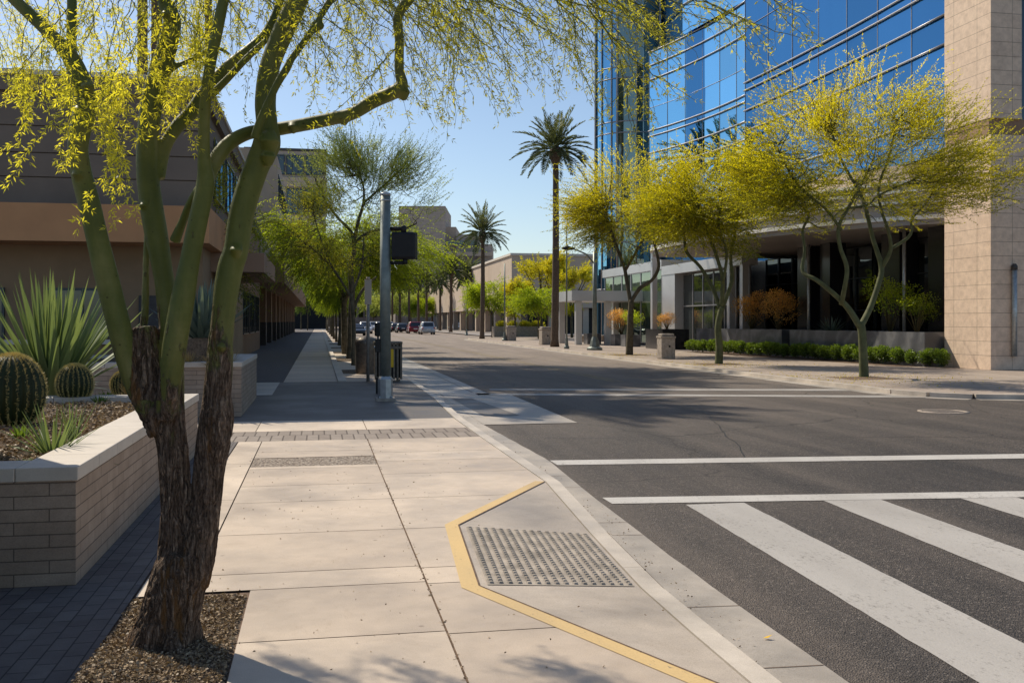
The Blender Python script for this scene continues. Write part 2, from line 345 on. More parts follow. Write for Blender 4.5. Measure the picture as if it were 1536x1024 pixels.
class MB:
    def __init__(s): s.v = []; s.f = []; s.sm = []
    def add(s, vs, fs, smooth=False):
        k = len(s.v); s.v += [tuple(x) for x in vs]
        for f in fs: s.f.append(tuple(i+k for i in f)); s.sm.append(smooth)
        return s
    def box(s, x0, x1, y0, y1, z0, z1):
        vs = [(x0, y0, z0), (x1, y0, z0), (x1, y1, z0), (x0, y1, z0), (x0, y0, z1), (x1, y0, z1), (x1, y1, z1), (x0, y1, z1)]
        return s.add(vs, [(0, 3, 2, 1), (4, 5, 6, 7), (0, 1, 5, 4), (1, 2, 6, 5), (2, 3, 7, 6), (3, 0, 4, 7)])
    def bevbox(s, x0, x1, y0, y1, z0, z1, b=.01):
        bm = bmesh.new(); bmesh.ops.create_cube(bm, size=1)
        for v in bm.verts: v.co = Vector(((x0+x1)/2 + v.co.x*(x1-x0), (y0+y1)/2 + v.co.y*(y1-y0), (z0+z1)/2 + v.co.z*(z1-z0)))
        bmesh.ops.bevel(bm, geom=bm.edges[:], offset=b, segments=2, profile=.5, affect='EDGES')
        bm.verts.index_update()
        s.add([v.co for v in bm.verts], [tuple(v.index for v in f.verts) for f in bm.faces]); bm.free(); return s
    def obox(s, p, q, w, z0, z1, off=0.0):
        # box along segment p-q (2d), width w to the right side starting at off
        p = Vector(p[:2]); q = Vector(q[:2]); d = (q-p).normalized(); n = Vector((d.y, -d.x))
        a = p+n*off; b = q+n*off; c = q+n*(off+w); e = p+n*(off+w)
        vs = [(x.x, x.y, z) for z in (z0, z1) for x in (a, b, c, e)]
        return s.add(vs, [(0, 1, 2, 3), (7, 6, 5, 4), (0, 4, 5, 1), (1, 5, 6, 2), (2, 6, 7, 3), (3, 7, 4, 0)])
    def poly(s, pts): return s.add(pts, [tuple(range(len(pts)))])
    def prism(s, pts, z0, z1):
        n = len(pts)
        vs = [(p[0], p[1], z0) for p in pts] + [(p[0], p[1], z1) for p in pts]
        return s.add(vs, [tuple(range(n-1, -1, -1)), tuple(range(n, 2*n))] + [(i, (i+1) % n, n+(i+1) % n, n+i) for i in range(n)])
    def tube(s, pts, rad, n=8, smooth=True, cap=True):
        pts = [Vector(p) for p in pts]
        if isinstance(rad, (int, float)): rad = [rad]*len(pts)
        vs = []; ref = None
        for i, p in enumerate(pts):
            a = pts[max(i-1, 0)]; b = pts[min(i+1, len(pts)-1)]
            d = (b-a); d = d.normalized() if d.length > 1e-9 else Vector((0, 0, 1))
            if ref is None: ref = d.orthogonal().normalized()
            ref = (ref - d*ref.dot(d)); ref = ref.normalized() if ref.length > 1e-6 else d.orthogonal().normalized()
            q = d.cross(ref)
            for k in range(n):
                t = 2*math.pi*k/n
                vs.append(p + (ref*math.cos(t) + q*math.sin(t))*rad[i])
        fs = []
        for i in range(len(pts)-1):
            for k in range(n):
                fs.append((i*n+k, i*n+(k+1) % n, (i+1)*n+(k+1) % n, (i+1)*n+k))
        if cap: fs += [tuple(range(n-1, -1, -1)), tuple(range((len(pts)-1)*n, len(pts)*n))]
        return s.add(vs, fs, smooth)
    def lathe(s, prof, cx=0, cy=0, n=24, smooth=True, rmod=None):
        vs = []; fs = []
        for r, z in prof:
            for k in range(n):
                t = 2*math.pi*k/n; rr = r*(rmod(t, z) if rmod else 1)
                vs.append((cx+rr*math.cos(t), cy+rr*math.sin(t), z))
        for i in range(len(prof)-1):
            for k in range(n): fs.append((i*n+k, i*n+(k+1) % n, (i+1)*n+(k+1) % n, (i+1)*n+k))
        return s.add(vs, fs, smooth)
    def mesh(s, name, mat, org=None, tints=None):
        me = bpy.data.meshes.new(name)
        o = org or Vector((0, 0, 0))
        me.from_pydata([(a[0]-o[0], a[1]-o[1], a[2]-o[2]) for a in s.v], [], s.f)
        me.polygons.foreach_set('use_smooth', s.sm)
        if mat: me.materials.append(M[mat])
        if tints is not None:
            at = me.attributes.new('tint', 'FLOAT', 'FACE'); at.data.foreach_set('value', tints)
        me.update(); return me
    def build(s, name, mat, parent=None, org=None, tints=None):
        if parent is not None: org = ORG[parent.name]
        return link_mesh(name, s.mesh(name, mat, org, tints), parent, org)
def struct(name, mb, mat, tints=None, kind='structure'):
    return tag(mb.build(name, mat, tints=tints), kind=kind)

def leaf_mesh(name, P, D, L, W, tint, mat, org=(0, 0, 0)):
    """rhombic leaves: base P, direction D, length L, width W"""
    n = len(P); D = D/np.maximum(np.linalg.norm(D, axis=1, keepdims=True), 1e-6)
    r = rng.normal(size=(n, 3)); S = np.cross(D, r); S /= np.maximum(np.linalg.norm(S, axis=1, keepdims=True), 1e-6)
    L = np.asarray(L).reshape(-1, 1)*np.ones((n, 1)); W = np.asarray(W).reshape(-1, 1)*np.ones((n, 1))
    V = np.empty((n, 4, 3)); V[:, 0] = P; V[:, 1] = P + D*L*.5 + S*W*.5; V[:, 2] = P + D*L; V[:, 3] = P + D*L*.5 - S*W*.5
    V = (V - np.asarray(org)).reshape(-1, 3).astype(np.float32)
    me = bpy.data.meshes.new(name)
    me.vertices.add(4*n); me.vertices.foreach_set('co', V.ravel())
    me.loops.add(4*n); me.loops.foreach_set('vertex_index', np.arange(4*n, dtype=np.int32))
    me.polygons.add(n); me.polygons.foreach_set('loop_start', np.arange(0, 4*n, 4, dtype=np.int32))
    me.update(calc_edges=True)
    at = me.attributes.new('tint', 'FLOAT', 'FACE'); at.data.foreach_set('value', np.clip(tint, 0, 1).astype(np.float32))
    me.materials.append(M[mat]); me.validate(); return me

# ================================================================== GROUND
ROADZ = -.10
g = MB(); g.poly([(-3000, -60, -.13), (3000, -60, -.13), (3000, 4500, -.13), (-3000, 4500, -.13)])
struct('ground', g, 'plaza_stone')
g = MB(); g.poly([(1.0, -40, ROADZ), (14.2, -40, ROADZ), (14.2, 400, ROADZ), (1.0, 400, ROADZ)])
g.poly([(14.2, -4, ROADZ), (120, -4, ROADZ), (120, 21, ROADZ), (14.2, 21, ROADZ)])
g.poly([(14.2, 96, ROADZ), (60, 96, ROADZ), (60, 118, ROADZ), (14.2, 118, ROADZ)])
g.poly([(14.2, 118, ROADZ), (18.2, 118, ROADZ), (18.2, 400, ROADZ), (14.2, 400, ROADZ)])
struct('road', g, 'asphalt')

KC = [(-30, 1.87, 0), (3.9, 1.87, 0), (5.0, 1.93, -.045), (6.07, 2.0, -.088), (7.7, 2.12, -.088), (9.75, 2.22, 0), (13.8, 2.2, 0), (16.4, 2.2, 0), (20.9, 2.35, 0), (31.3, 2.45, 0), (300, 2.45, 0)]
def kx(y, i=1):
    for a, b in zip(KC, KC[1:]):
        if a[0] <= y <= b[0]: return a[i] + (b[i]-a[i])*(y-a[0])/(b[0]-a[0])
    return KC[-1][i]
kys = [-30, 0, 3.9, 5.0, 6.07, 6.9, 7.7, 8.7, 9.75, 11.3, 13.8, 16.4, 20.9, 26, 31.3, 60, 120, 300]
kb = MB(); gt = MB()
GE = {-30: 2.42, 4.3: 2.44, 6.6: 2.49, 9.3: 2.6, 11.9: 2.76, 16.2: 2.66, 22: 2.75, 31: 2.95, 300: 2.95}
gk = sorted(GE)
def gx(y): return float(np.interp(y, gk, [GE[k] for k in gk]))
# kerb stones: 3 m lengths with 6 mm joints
edges = sorted(set([y for y in kys] + [round(-30+3.05*i, 3) for i in range(42)]))
edges = [e for e in edges if e <= 100] + [300]
for a, b in zip(edges, edges[1:]):
    j = .004 if abs((a+30)/3.05 - round((a+30)/3.05)) < 1e-3 else 0
    a2 = a + j
    A = (kx(a2)+.013, a2, kx(a2, 2)+.001); B = (kx(b)+.013, b, kx(b, 2)+.001)
    C = (kx(b)+.15, b, kx(b, 2)+.001-.004); D = (kx(a2)+.15, a2, kx(a2, 2)+.001-.004)
    zb = -.12
    vs = [A, B, C, D, (A[0], A[1], zb), (B[0], B[1], zb), (C[0]+.012, C[1], zb), (D[0]+.012, D[1], zb)]
    kb.add(vs, [(0, 3, 2, 1), (0, 1, 5, 4), (1, 2, 6, 5), (2, 3, 7, 6), (3, 0, 4, 7)])
struct('kerb', kb, 'kerb_concrete')
for a, b in zip(kys, kys[1:]):
    n = max(1, int((b-a)/.4)) if b < 25 else 1
    for i in range(n):
        y0 = a+(b-a)*i/n; y1 = a+(b-a)*(i+1)/n
        j0 = .006*math.sin(y0*37); j1 = .006*math.sin(y1*37)
        gt.poly([(kx(y0)+.15, y0, ROADZ+.012), (gx(y0)+j0, y0, ROADZ+.005), (gx(y1)+j1, y1, ROADZ+.005), (kx(y1)+.15, y1, ROADZ+.012)])
struct('gutter', gt, 'gutter_concrete')

# sidewalk slabs with real joints
SL = MB(); TN = []
def clip(poly, poly2):
    out = poly
    n = len(poly2)
    area = sum(poly2[i][0]*poly2[(i+1) % n][1]-poly2[(i+1) % n][0]*poly2[i][1] for i in range(n))
    pp = poly2 if area > 0 else poly2[::-1]
    for i in range(n):
        a = pp[i]; b = pp[(i+1) % n]; ins = lambda p: (b[0]-a[0])*(p[1]-a[1])-(b[1]-a[1])*(p[0]-a[0]) >= -1e-9
        inp = out; out = []
        for k in range(len(inp)):
            p = inp[k]; q = inp[(k+1) % len(inp)]
            if ins(p): out.append(p)
            if ins(p) != ins(q):
                d1 = (b[0]-a[0])*(p[1]-a[1])-(b[1]-a[1])*(p[0]-a[0]); d2 = (b[0]-a[0])*(q[1]-a[1])-(b[1]-a[1])*(q[0]-a[0])
                t = d1/(d1-d2); out.append((p[0]+(q[0]-p[0])*t, p[1]+(q[1]-p[1])*t))
        if not out: return []
    return out
def slab(x0, x1, y0, y1, region=None, z=0.0, j=.0055):
    tn = rnd.random()
    r = [(x0+j, y0+j), (x1-j, y0+j), (x1-j, y1-j), (x0+j, y1-j)]
    for rg in (region or [None]):
        p = clip(r, rg) if rg else r
        if len(p) >= 3: SL.poly([(a[0], a[1], z) for a in p]); TN.append(tn)
ra, rb, rc, rd = (kx(9.75), 9.75), (1.08, 7.8), (.955, 5.98), (1.87, 3.85)
regs = [[(.6, 9.75), (3, 9.75), (3, 14), (.6, 14)], [(.6, 7.8), rb, ra, (.6, 9.75)], [(.6, 5.98), rc, rb, (.6, 7.8)], [(.6, 3.85), rd, rc, (.6, 5.98)], [(.6, -30), (1.875, -30), (1.875, 3.85), (.6, 3.85)]]
def kreg(y0, y1): return [(-9, y0), (kx(y0), y0), (kx(y1), y1), (-9, y1)]
cc = [13.75, 12.6, 11.15, 10.0, 9.1, 7.75, 6.55, 6.15, 5.15, 3.85, 2.5, 1.1, -.4, -3, -8, -30]
for y1, y0 in zip(cc, cc[1:]):
    if y0 >= 11.1 and y1 <= 12.7:   # exposed aggregate panel sits here
        slab(-.745, .65, 12.05, y1); slab(-.745, .65, 11.15, 11.32)
    elif y0 >= 6.1: slab(-.745, .65, y0, y1)
    else: slab(-.405, .65, y0, y1)
for y1, y0 in zip([13.75, 11.6, 9.3, 7.0, 6.55], [11.6, 9.3, 7.0, 6.55, 6.12]): slab(-1.05, -.745, y0, y1)
slab(-1.05, -.405, 3.2, 3.0); 
for y1, y0 in zip([3.2, 1.8, .2, -3], [1.8, .2, -3, -30]): slab(-1.05, -.405, y0, y1)
ec = [13.75, 12.3, 11.55, 10.55, 9.1, 7.75, 6.5, 6.1, 5.1, 3.8, 2.5, 1.1, -.4, -3, -30]
for y1, y0 in zip(ec, ec[1:]):
    tn0 = len(TN)
    rr = []
    for rg in regs:
        ks = [k for k in kys if y0 < k < y1]
        lim = [y0]+ks+[y1]
        for a, b in zip(lim, lim[1:]):
            q = clip(rg, kreg(a, b))
            if len(q) >= 3: rr.append(q)
    slab(.65, 3, y0, y1, rr)
# strip beyond the paver band
for x0, x1 in ((-9, -2.6), (-2.6, -.9), (-.9, .7), (.7, kx(15.5)-.0)): slab(x0, x1, 14.95, 16.5)
# far walkway (shaded) and furnishing strip
y = 27.0
while y < 300:
    st = 1.5 if y < 60 else 6
    slab(-.92, .5, y, y+st); y += st
y = 27.0; bed_y = [(31.0, 33.6), (40.5, 44.5), (50.5, 53.5), (60, 63), (70, 73), (82, 85), (95, 98)]
prev = 27.0
for a, b in bed_y + [(300, 300)]:
    n = max(1, round((a-prev)/2.2)) if a < 299 else 20
    for i in range(n): slab(.72, kx(a), prev+(a-prev)*i/n, prev+(a-prev)*(i+1)/n)
    prev = b
for a, b in bed_y:
    slab(2.15, kx(a), a, b)
struct('sidewalk', SL, 'concrete', tints=TN)
jb = MB()
jb.poly([(-9, -30, -.012), (1.87, -30, -.012), (1.87, 3.8, -.012), (.9, 5.9, -.012), (1.0, 7.85, -.012), (2.19, 9.9, -.012), (2.19, 16.5, -.012), (-9, 16.5, -.012)])
jb.poly([(-9, 16.5, -.012), (2.2, 16.5, -.012), (2.35, 21, -.012), (2.44, 31, -.012), (2.44, 300, -.012), (-9, 300, -.012)])
struct('sidewalk_base', jb, 'dirt')
g = MB(); g.box(.5, .72, 27.0, 300, -.01, .035); struct('edging_kerb', g, 'kerb_concrete')
# dark aggregate apron, paver band, brick paving
g = MB(); g.poly([(-.9, 16.5, -.001), (2.2, 16.5, -.001), (2.35, 20.9, -.001), (2.42, 27, -.001), (-9, 27, -.001), (-9, 16.5, -.001)])
struct('aggregate_pavement', g, 'aggregate')
g = MB(); g.poly([(-1.4, 13.76, -.001), (2.2, 13.76, -.001), (2.2, 14.94, -.001), (-1.4, 14.94, -.001)]); struct('paver_band_pavement', g, 'paver_band')
g = MB(); g.poly([(-9, -30, 0), (-1.06, -30, 0), (-1.06, 13.75, 0), (-1.4, 13.75, 0), (-1.4, 14.95, 0), (-9, 14.95, 0)])
g.poly([(-9, 27.01, 0), (-.93, 27.01, 0), (-.93, 300, 0), (-9, 300, 0)])
struct('brick_pavement', g, 'pavers')
g = MB(); a = PG(376, 590); b = PG(424, 590); c = PG(432, 571); d = PG(388, 571)
g.box(-2.3, -1.0, 22.4, 26.9, -.01, .004); struct('pale_pavement_slab', g, 'kerb_concrete')
g = MB(); g.poly([(-.74, 11.33, -.002), (.645, 11.33, -.002), (.645, 12.04, -.002), (-.74, 12.04, -.002)]); struct('aggregate_pavement_inset', g, 'pebble_inset')
# ramp
K1 = (kx(7.7), 7.7, -.087); K2 = (kx(6.07), 6.07, -.087)
A3 = (ra[0], ra[1], -.001); B3 = (rb[0], rb[1], -.001); C3 = (rc[0], rc[1], -.001); D3 = (rd[0], rd[1], -.001)
kk = lambda y: (kx(y), y, kx(y, 2))
g = MB(); g.poly([A3, B3, K1, kk(8.7)]); g.poly([B3, C3, K2, kk(6.9), K1]); g.poly([C3, D3, kk(3.9), kk(5.0), K2])
struct('curb_ramp_pavement', g, 'ramp_concrete')
# tactile panel with domes
nn = (Vector(K1)-Vector(B3)).cross(Vector(C3)-Vector(B3)).normalized()
if nn.z < 0: nn = -nn
g = MB()
def tp(s, t, h=.0):
    a = Vector(B3).lerp(Vector(K1), s); b = Vector(C3).lerp(Vector(K2), s)
    return a.lerp(b, t) + nn*h
q = [tp(.05, .03, .004), tp(.97, .03, .004), tp(.97, .985, .004), tp(.05, .985, .004)]
g.poly(q[::-1])
NX, NY = 16, 27
for i in range(NX):
    for j in range(NY):
        c = tp(.075+.87*i/(NX-1), .05+.91*j/(NY-1), .004)
        e1 = (tp(.6, .5)-tp(.4, .5)).normalized(); e2 = nn.cross(e1)
        r1, r2, hh = .021, .013, .011; vs = []
        for r, h in ((r1, 0), (r2, hh)):
            for k in range(6): vs.append(c+e1*r*math.cos(k*math.pi/3)+e2*r*math.sin(k*math.pi/3)+nn*h)
        g.add(vs, [(k, (k+1) % 6, 6+(k+1) % 6, 6+k) for k in range(6)] + [tuple(range(6, 12))])
simple('tactile', (.36, .31, .255), .8, var=.3, nscale=7, bump=.4)
o = g.build('tactile_paving', 'tactile'); tag(o, 'grey brown panel of raised warning domes set in the curb ramp', 'tactile paving')
# yellow borders
def band(p, q, w, z=.003):
    p = Vector(p[:2]); q = Vector(q[:2]); d = (q-p).normalized(); n = Vector((-d.y, d.x))
    return [(p.x, p.y, z), (q.x, q.y, z), (q.x+n.x*w, q.y+n.y*w, z), (p.x+n.x*w, p.y+n.y*w, z)]
g = MB()
w_ = .105
a, b, c, d = Vector(ra), Vector(rb), Vector(rc), Vector(rd)
def off2(p, q):
    dd = (q-p).normalized(); return Vector((dd.y, -dd.x))*w_
n1, n2, n3 = off2(a, b), off2(b, c), off2(c, d)
# outward = left of travel a->b->c->d is -X side
if n2.x > 0: n1, n2, n3 = -n1, -n2, -n3
bo = b + (n1+n2).normalized()*w_*1.05; cof = c + (n2+n3).normalized()*w_*1.08
yl = [[a, b, bo, a+n1], [b, c, cof, bo], [c, d, d+n3, cof]]
for k, q in enumerate(yl): g.poly([(p.x, p.y, .003) for p in (q if True else q)])
struct('yellow_ramp_border_markings', g, 'yellow_paint')

g = MB()
for p_, q_ in ((b, a), (b, c), (c, d)):
    dd_ = (q_-p_).normalized(); nn_ = Vector((-dd_.y, dd_.x))*.006
    g.poly([(p_.x-nn_.x, p_.y-nn_.y, .0045), (q_.x-nn_.x, q_.y-nn_.y, .0045), (q_.x+nn_.x, q_.y+nn_.y, .0045), (p_.x+nn_.x, p_.y+nn_.y, .0045)])
for y_ in [4.55+3.05*i_ for i_ in range(6)]+[5.6, 8.1, 9.9]:
    g.poly([(kx(y_)+.16, y_, ROADZ+.0145), (gx(y_), y_, ROADZ+.0075), (gx(y_), y_+.008, ROADZ+.0075), (kx(y_)+.16, y_+.008, ROADZ+.0145)])
struct('joint_line_markings', g, 'dirt')
# road markings
def mark(name, quads, mat='white_paint'):
    g = MB()
    for q in quads: g.poly(q)
    return struct(name, g, mat)
Z = ROADZ+.005
def qpx(*uv): return [tuple(PG(u, v, Z)) for u, v in uv]
def ext(p, q, t): p = Vector(p); q = Vector(q); return tuple(p+(q-p)*t)
def stripe(l0, r0, thick):   # world line from two pixel points, extended right, with real width in y
    a = PG(*l0, Z); b = PG(*r0, Z); b = a + (b-a)*((13.1-a.x)/(b.x-a.x))
    return [(a.x, a.y, Z), (b.x, b.y, Z), (b.x, b.y+thick, Z), (a.x, a.y+thick, Z)]
mark('crosswalk_line_marking', [stripe((918, 755), (1536, 745), .33)], 'white_paint_solid')
mark('stop_line_marking', [stripe((836, 697), (1536, 687), .4)], 'white_paint_solid')
def zeb(x0, x1, y0, y1):
    return [(x0, y0, Z), (x1, y0, Z), (x1+.02, y1, Z), (x0+.22, y1, Z)]
for k_ in range(8):
    x = 3.35+1.36*k_
    if x > 13: break
    y0, y1 = 2.4, 8.80-.05*k_
    # slightly ragged edges
    L_ = [(x+.064*(y-8.85)+rnd.gauss(0, .0022), y, Z) for y in np.linspace(y0, y1, 40)]
    R__ = [(x+.57+.064*(y-8.85)+rnd.gauss(0, .0022), y, Z) for y in np.linspace(y1, y0, 40)]
    mark('zebra_stripe_marking', [[(q_[0], q_[1], Z-.002) for q_ in L_+R__]])
a = PG(736, 584, Z); b = PG(1536, 580, Z)
mark('far_crosswalk_marking', [[tuple(PG(705, 592, Z)), tuple(PG(1536, 597, Z)), tuple(PG(1536, 594, Z)), tuple(PG(700, 589.5, Z))],
                              [tuple(PG(735, 585, Z)), tuple(PG(1330, 586, Z)), tuple(PG(1330, 583.2, Z)), tuple(PG(733, 582.8, Z))]], 'old_white_paint')
mark('lane_edge_marking', [[(3.62, 22.4, Z), (3.92, 22.4, Z), (4.0, 120, Z), (3.85, 120, Z)]], 'white_paint')
mark('centre_line_marking', [[(8.1, 27, Z), (8.2, 27, Z), (8.2, 300, Z), (8.1, 300, Z)], [(8.35, 27, Z), (8.45, 27, Z), (8.45, 300, Z), (8.35, 300, Z)]], 'road_yellow_paint')
g = MB(); g.poly([(2.66, 16.2, ROADZ+.009), (4.25, 16.2, ROADZ+.009), (4.36, 22.6, ROADZ+.009), (2.74, 22.6, ROADZ+.009)]); struct('concrete_apron_pavement', g, 'gutter_concrete')
g = MB(); g.poly([(2.8, 22.62, ROADZ+.003), (3.6, 22.62, ROADZ+.003), (3.75, 70, ROADZ+.003), (2.95, 70, ROADZ+.003)]); struct('bike_gutter_pavement', g, 'concrete_far')
g = MB(); g.poly([(2.9, 17.6, ROADZ+.013), (3.55, 17.6, ROADZ+.013), (3.3, 21.8, ROADZ+.013), (2.86, 21.8, ROADZ+.013)]); struct('textured_pavement', g, 'aggregate')

# right sidewalk
g = MB()
kr = [(120, 19.2), (15.2, 19.4), (14.2, 19.75), (13.6, 20.4), (13.35, 21.4), (13.3, 28), (13.5, 55), (13.75, 92), (14.3, 95), (15.2, 96), (60, 96.2)]
g.add([(x, y, 0) for x, y in kr] + [(120, 96.2, 0)], [tuple(range(len(kr)+1))[::-1]])
struct('right_sidewalk', g, 'pink_pavers')
g = MB()
for a, b in zip(kr, kr[1:]):
    L = (Vector(b)-Vector(a)).length; n = max(1, round(L/3.0)) if L < 80 else 6
    for i in range(n):
        p = Vector(a).lerp(Vector(b), i/n); q = Vector(a).lerp(Vector(b), (i+1)/n); dd = (q-p).normalized()
        g.obox(p+dd*.004, q-dd*.004, .16, -.12, .004, off=-.16)
struct('right_kerb', g, 'kerb_concrete')
g = MB()
for a, b in zip(kr, kr[1:]): g.obox(a, b, .4, ROADZ-.02, ROADZ+.006, off=-.56)
struct('right_gutter', g, 'gutter_concrete')
g = MB(); g.poly([(18.2, 112, 0), (80, 112, 0), (80, 420, 0), (18.2, 420, 0)]); struct('far_right_sidewalk', g, 'plaza_stone')

simple('tar', (.02, .019, .019), .5, var=.2)
g = MB()
for (x0_, y0_, x1_, y1_) in ((2.9, 14.3, 13, 12.6), (4.6, 9.4, 7.8, 20), (9.2, 10.6, 13.2, 18.5), (5.0, 24.5, 12.5, 26.0)):
    pa = Vector((x0_, y0_)); pb = Vector((x1_, y1_)); nn_ = Vector((-(pb-pa).y, (pb-pa).x)).normalized(); P_ = []
    for i_ in range(61):
        f_ = i_/60; o_ = .22*noise.noise(Vector((f_*5, x0_, 3)))+.05*noise.noise(Vector((f_*22, x0_, 9))); P_.append(pa.lerp(pb, f_)+nn_*o_)
    for i_ in range(60):
        if noise.noise(Vector((i_*.13, y0_, 1))) < -.12: continue
        w1, w2 = [.007+.006*abs(noise.noise(Vector((k_*.5, x1_, 4)))) for k_ in (i_, i_+1)]
        g.poly([(P_[i_].x-nn_.x*w1, P_[i_].y-nn_.y*w1, ROADZ+.0015), (P_[i_+1].x-nn_.x*w2, P_[i_+1].y-nn_.y*w2, ROADZ+.0015), (P_[i_+1].x+nn_.x*w2, P_[i_+1].y+nn_.y*w2, ROADZ+.0015), (P_[i_].x+nn_.x*w1, P_[i_].y+nn_.y*w1, ROADZ+.0015)])
struct('road_crack_seals_markings', g, 'tar')
mh = PG(1415, 617, ROADZ)
t_ = thing('manhole_cover', 'round tan iron manhole cover in the asphalt of the intersection', 'manhole cover', (mh.x, mh.y, ROADZ))
g = MB(); g.lathe([(.46, ROADZ), (.46, ROADZ+.008), (.37, ROADZ+.01), (.37, ROADZ)], mh.x, mh.y, 32); g.build('frame', 'manhole_iron', t_)
g = MB(); g.lathe([(.36, ROADZ+.006), (.02, ROADZ+.009)], mh.x, mh.y, 32)
for i in range(-4, 5): g.box(mh.x-.28, mh.x+.28, mh.y+i*.065-.012, mh.y+i*.065+.012, ROADZ+.006, ROADZ+.014)
g.build('lid', 'manhole_iron', t_)

# ================================================================== PLANTERS (left)
def planter(name, label, x0, x1, y0, y1, h, cw, soil):
    th = thing(name, label, 'planter', ((x0+x1)/2, (y0+y1)/2, 0))
    hc = h-.085
    g = MB(); w = .26
    g.box(x1-w, x1, y0, y1, 0, hc); g.box(x0, x1-w, y0, y0+w, 0, hc); g.box(x0, x1-w, y1-w, y1, 0, hc); g.box(x0, x0+w, y0+w, y1-w, 0, hc)
    g.build('wall', 'wall_block', th)
    g = MB(); o = .015; cw2 = cw
    y = y0-o; L = .61
    while y < y1+o-.01:
        b = min(y+L, y1+o); g.bevbox(x1-cw2+.02, x1+o, y+.003, b-.003, hc, h, .006); y = b
    x = x1-cw2+.02
    while x > x0:
        a = max(x-L, x0-o); g.bevbox(a+.003, x-.003, y0-o, y0-o+cw2, hc, h, .006); g.bevbox(a+.003, x-.003, y1+o-cw2, y1+o, hc, h, .006); x = a
    g.bevbox(x0-o, x0-o+cw2, y0-o+cw2, y1+o-cw2, hc, h, .006)
    g.build('coping', 'coping_stone', th)
    g = MB(); nx, ny = 14, 22
    for j in range(ny+1):
        for i in range(nx+1):
            xx = x0+w+(x1-x0-2*w)*i/nx; yy = y0+w+(y1-y0-2*w)*j/ny
            e = min(i, nx-i, 3)/3*min(j, ny-j, 3)/3
            g.v.append((xx, yy, soil+e*.06+.03*e*noise.noise(Vector((xx*1.7, yy*1.7, 0)))))
    for j in range(ny):
        for i in range(nx): g.f.append((j*(nx+1)+i, j*(nx+1)+i+1, (j+1)*(nx+1)+i+1, (j+1)*(nx+1)+i)); g.sm.append(True)
    g.build('soil', 'gravel', th)
    return th
planter('brick_planter', 'near tan block planter with pale coping holding cacti and agave', -6.5, -1.45, 6.47, 12.7, .72, .36, .60)
planter('brick_planter', 'farther tan block planter behind the tree with shaded front wall', -5.2, -1.28, 17.4, 21.6, .92, .36, .82)

# blade-leaf plants
def rosette(name, label, cat, base, n, L, W, mat, up=(.2, 1.4), droop=.25, group=None, thick=.01, seed=1, trunk=None):
    th = thing(name, label, cat, base, group); r = random.Random(seed); B = Vector(base); g = MB(); tn = []
    z0 = trunk[1] if trunk else 0
    for k in range(n):
        az = k*2.39996 + r.uniform(-.2, .2); f = k/n
        el = up[0] + (up[1]-up[0])*(f**.8) + r.uniform(-.08, .08)
        l = L*r.uniform(.8, 1.1); seg = 7
        d = Vector((math.cos(az)*math.cos(el), math.sin(az)*math.cos(el), math.sin(el)))
        side = Vector((-math.sin(az), math.cos(az), 0)); p = B + Vector((math.cos(az), math.sin(az), 0))*(W*.5) + Vector((0, 0, z0)); vs = []; tw = r.uniform(-.3, .3)
        for i in range(seg+1):
            s = i/seg; wd = W*(.75+.5*s*2 if s < .3 else (1.05*(1-s)/.7)**.75)*.5
            nrm = side.cross(d).normalized()
            vs += [p - side*wd + nrm*wd*.35, p + nrm*-.002, p + side*wd + nrm*wd*.35]
            d = (d + Vector((0, 0, -droop*(1-el/1.7)/seg)) ).normalized(); p = p + d*(l/seg)
        fs = []
        for i in range(seg): fs += [(3*i, 3*i+1, 3*i+4, 3*i+3), (3*i+1, 3*i+2, 3*i+5, 3*i+4)]
        g.add(vs, fs, True); tn += [r.uniform(0, .6) + .2*f]*len(fs)
    g.build('leaves', mat, th, tints=tn)
    if trunk:
        g = MB(); g.lathe([(trunk[0]*.9, B.z-.02), (trunk[0], B.z+trunk[1]*.4), (trunk[0]*.85, B.z+trunk[1]), (.01, B.z+trunk[1]+.1)], B.x, B.y, 14, rmod=lambda t, z: 1+.09*math.sin(t*6+z*30)+.08*math.sin(z*55))
        g.build('trunk', 'pineapple_bark', th)
    return th
def at(u, v, z): p = PG(u, v, z); return (p.x, p.y, z-.015)
rosette('agave', 'large upright agave with long stiff sunlit green blades in the near planter', 'agave', at(78, 594, .66), 110, 1.55, .10, 'leaf_agave', up=(.55, 1.52), droop=.22, seed=3)
rosette('small_agave', 'small narrow leaved agave beside the coping corner of the near planter', 'agave', at(80, 688, .62), 46, .42, .026, 'leaf_agave', up=(.12, 1.35), droop=.5, seed=5)
rosette('blue_agave', 'blue grey agave on a stubby trunk in the farther planter', 'agave', at(302, 545, .86), 90, 1.05, .10, 'leaf_blue_agave', up=(.5, 1.5), droop=.1, seed=8, trunk=(.27, .42))
for i, (u, v) in enumerate(((283, 548), (318, 549), (345, 547))):
    rosette('grass_tuft', ['pale grass tuft left of the blue agave trunk', 'pale grass tuft in front of the blue agave trunk', 'pale grass tuft right of the blue agave trunk'][i], 'grass tuft', at(u, v, .86), 60, .28, .012, 'leaf_dry', up=(.3, 1.45), droop=.6, seed=20+i)
rosette('dry_tuft', 'small orange dried tuft beside the smallest barrel cactus', 'plant', at(196, 596, .66), 30, .28, .02, 'leaf_dry', up=(.5, 1.4), seed=31)
rosette('seedling', 'thin pale green seedling rising from the small agave', 'plant', at(108, 668, .63), 16, .40, .018, 'leaf_agave', up=(1.1, 1.5), droop=.1, seed=33)
rosette('curled_agave', 'low agave with pale arching leaves behind the middle barrel cactus', 'agave', at(118, 585, .66), 12, .5, .03, 'leaf_blue_agave', up=(.5, 1.1), droop=1.7, seed=35)
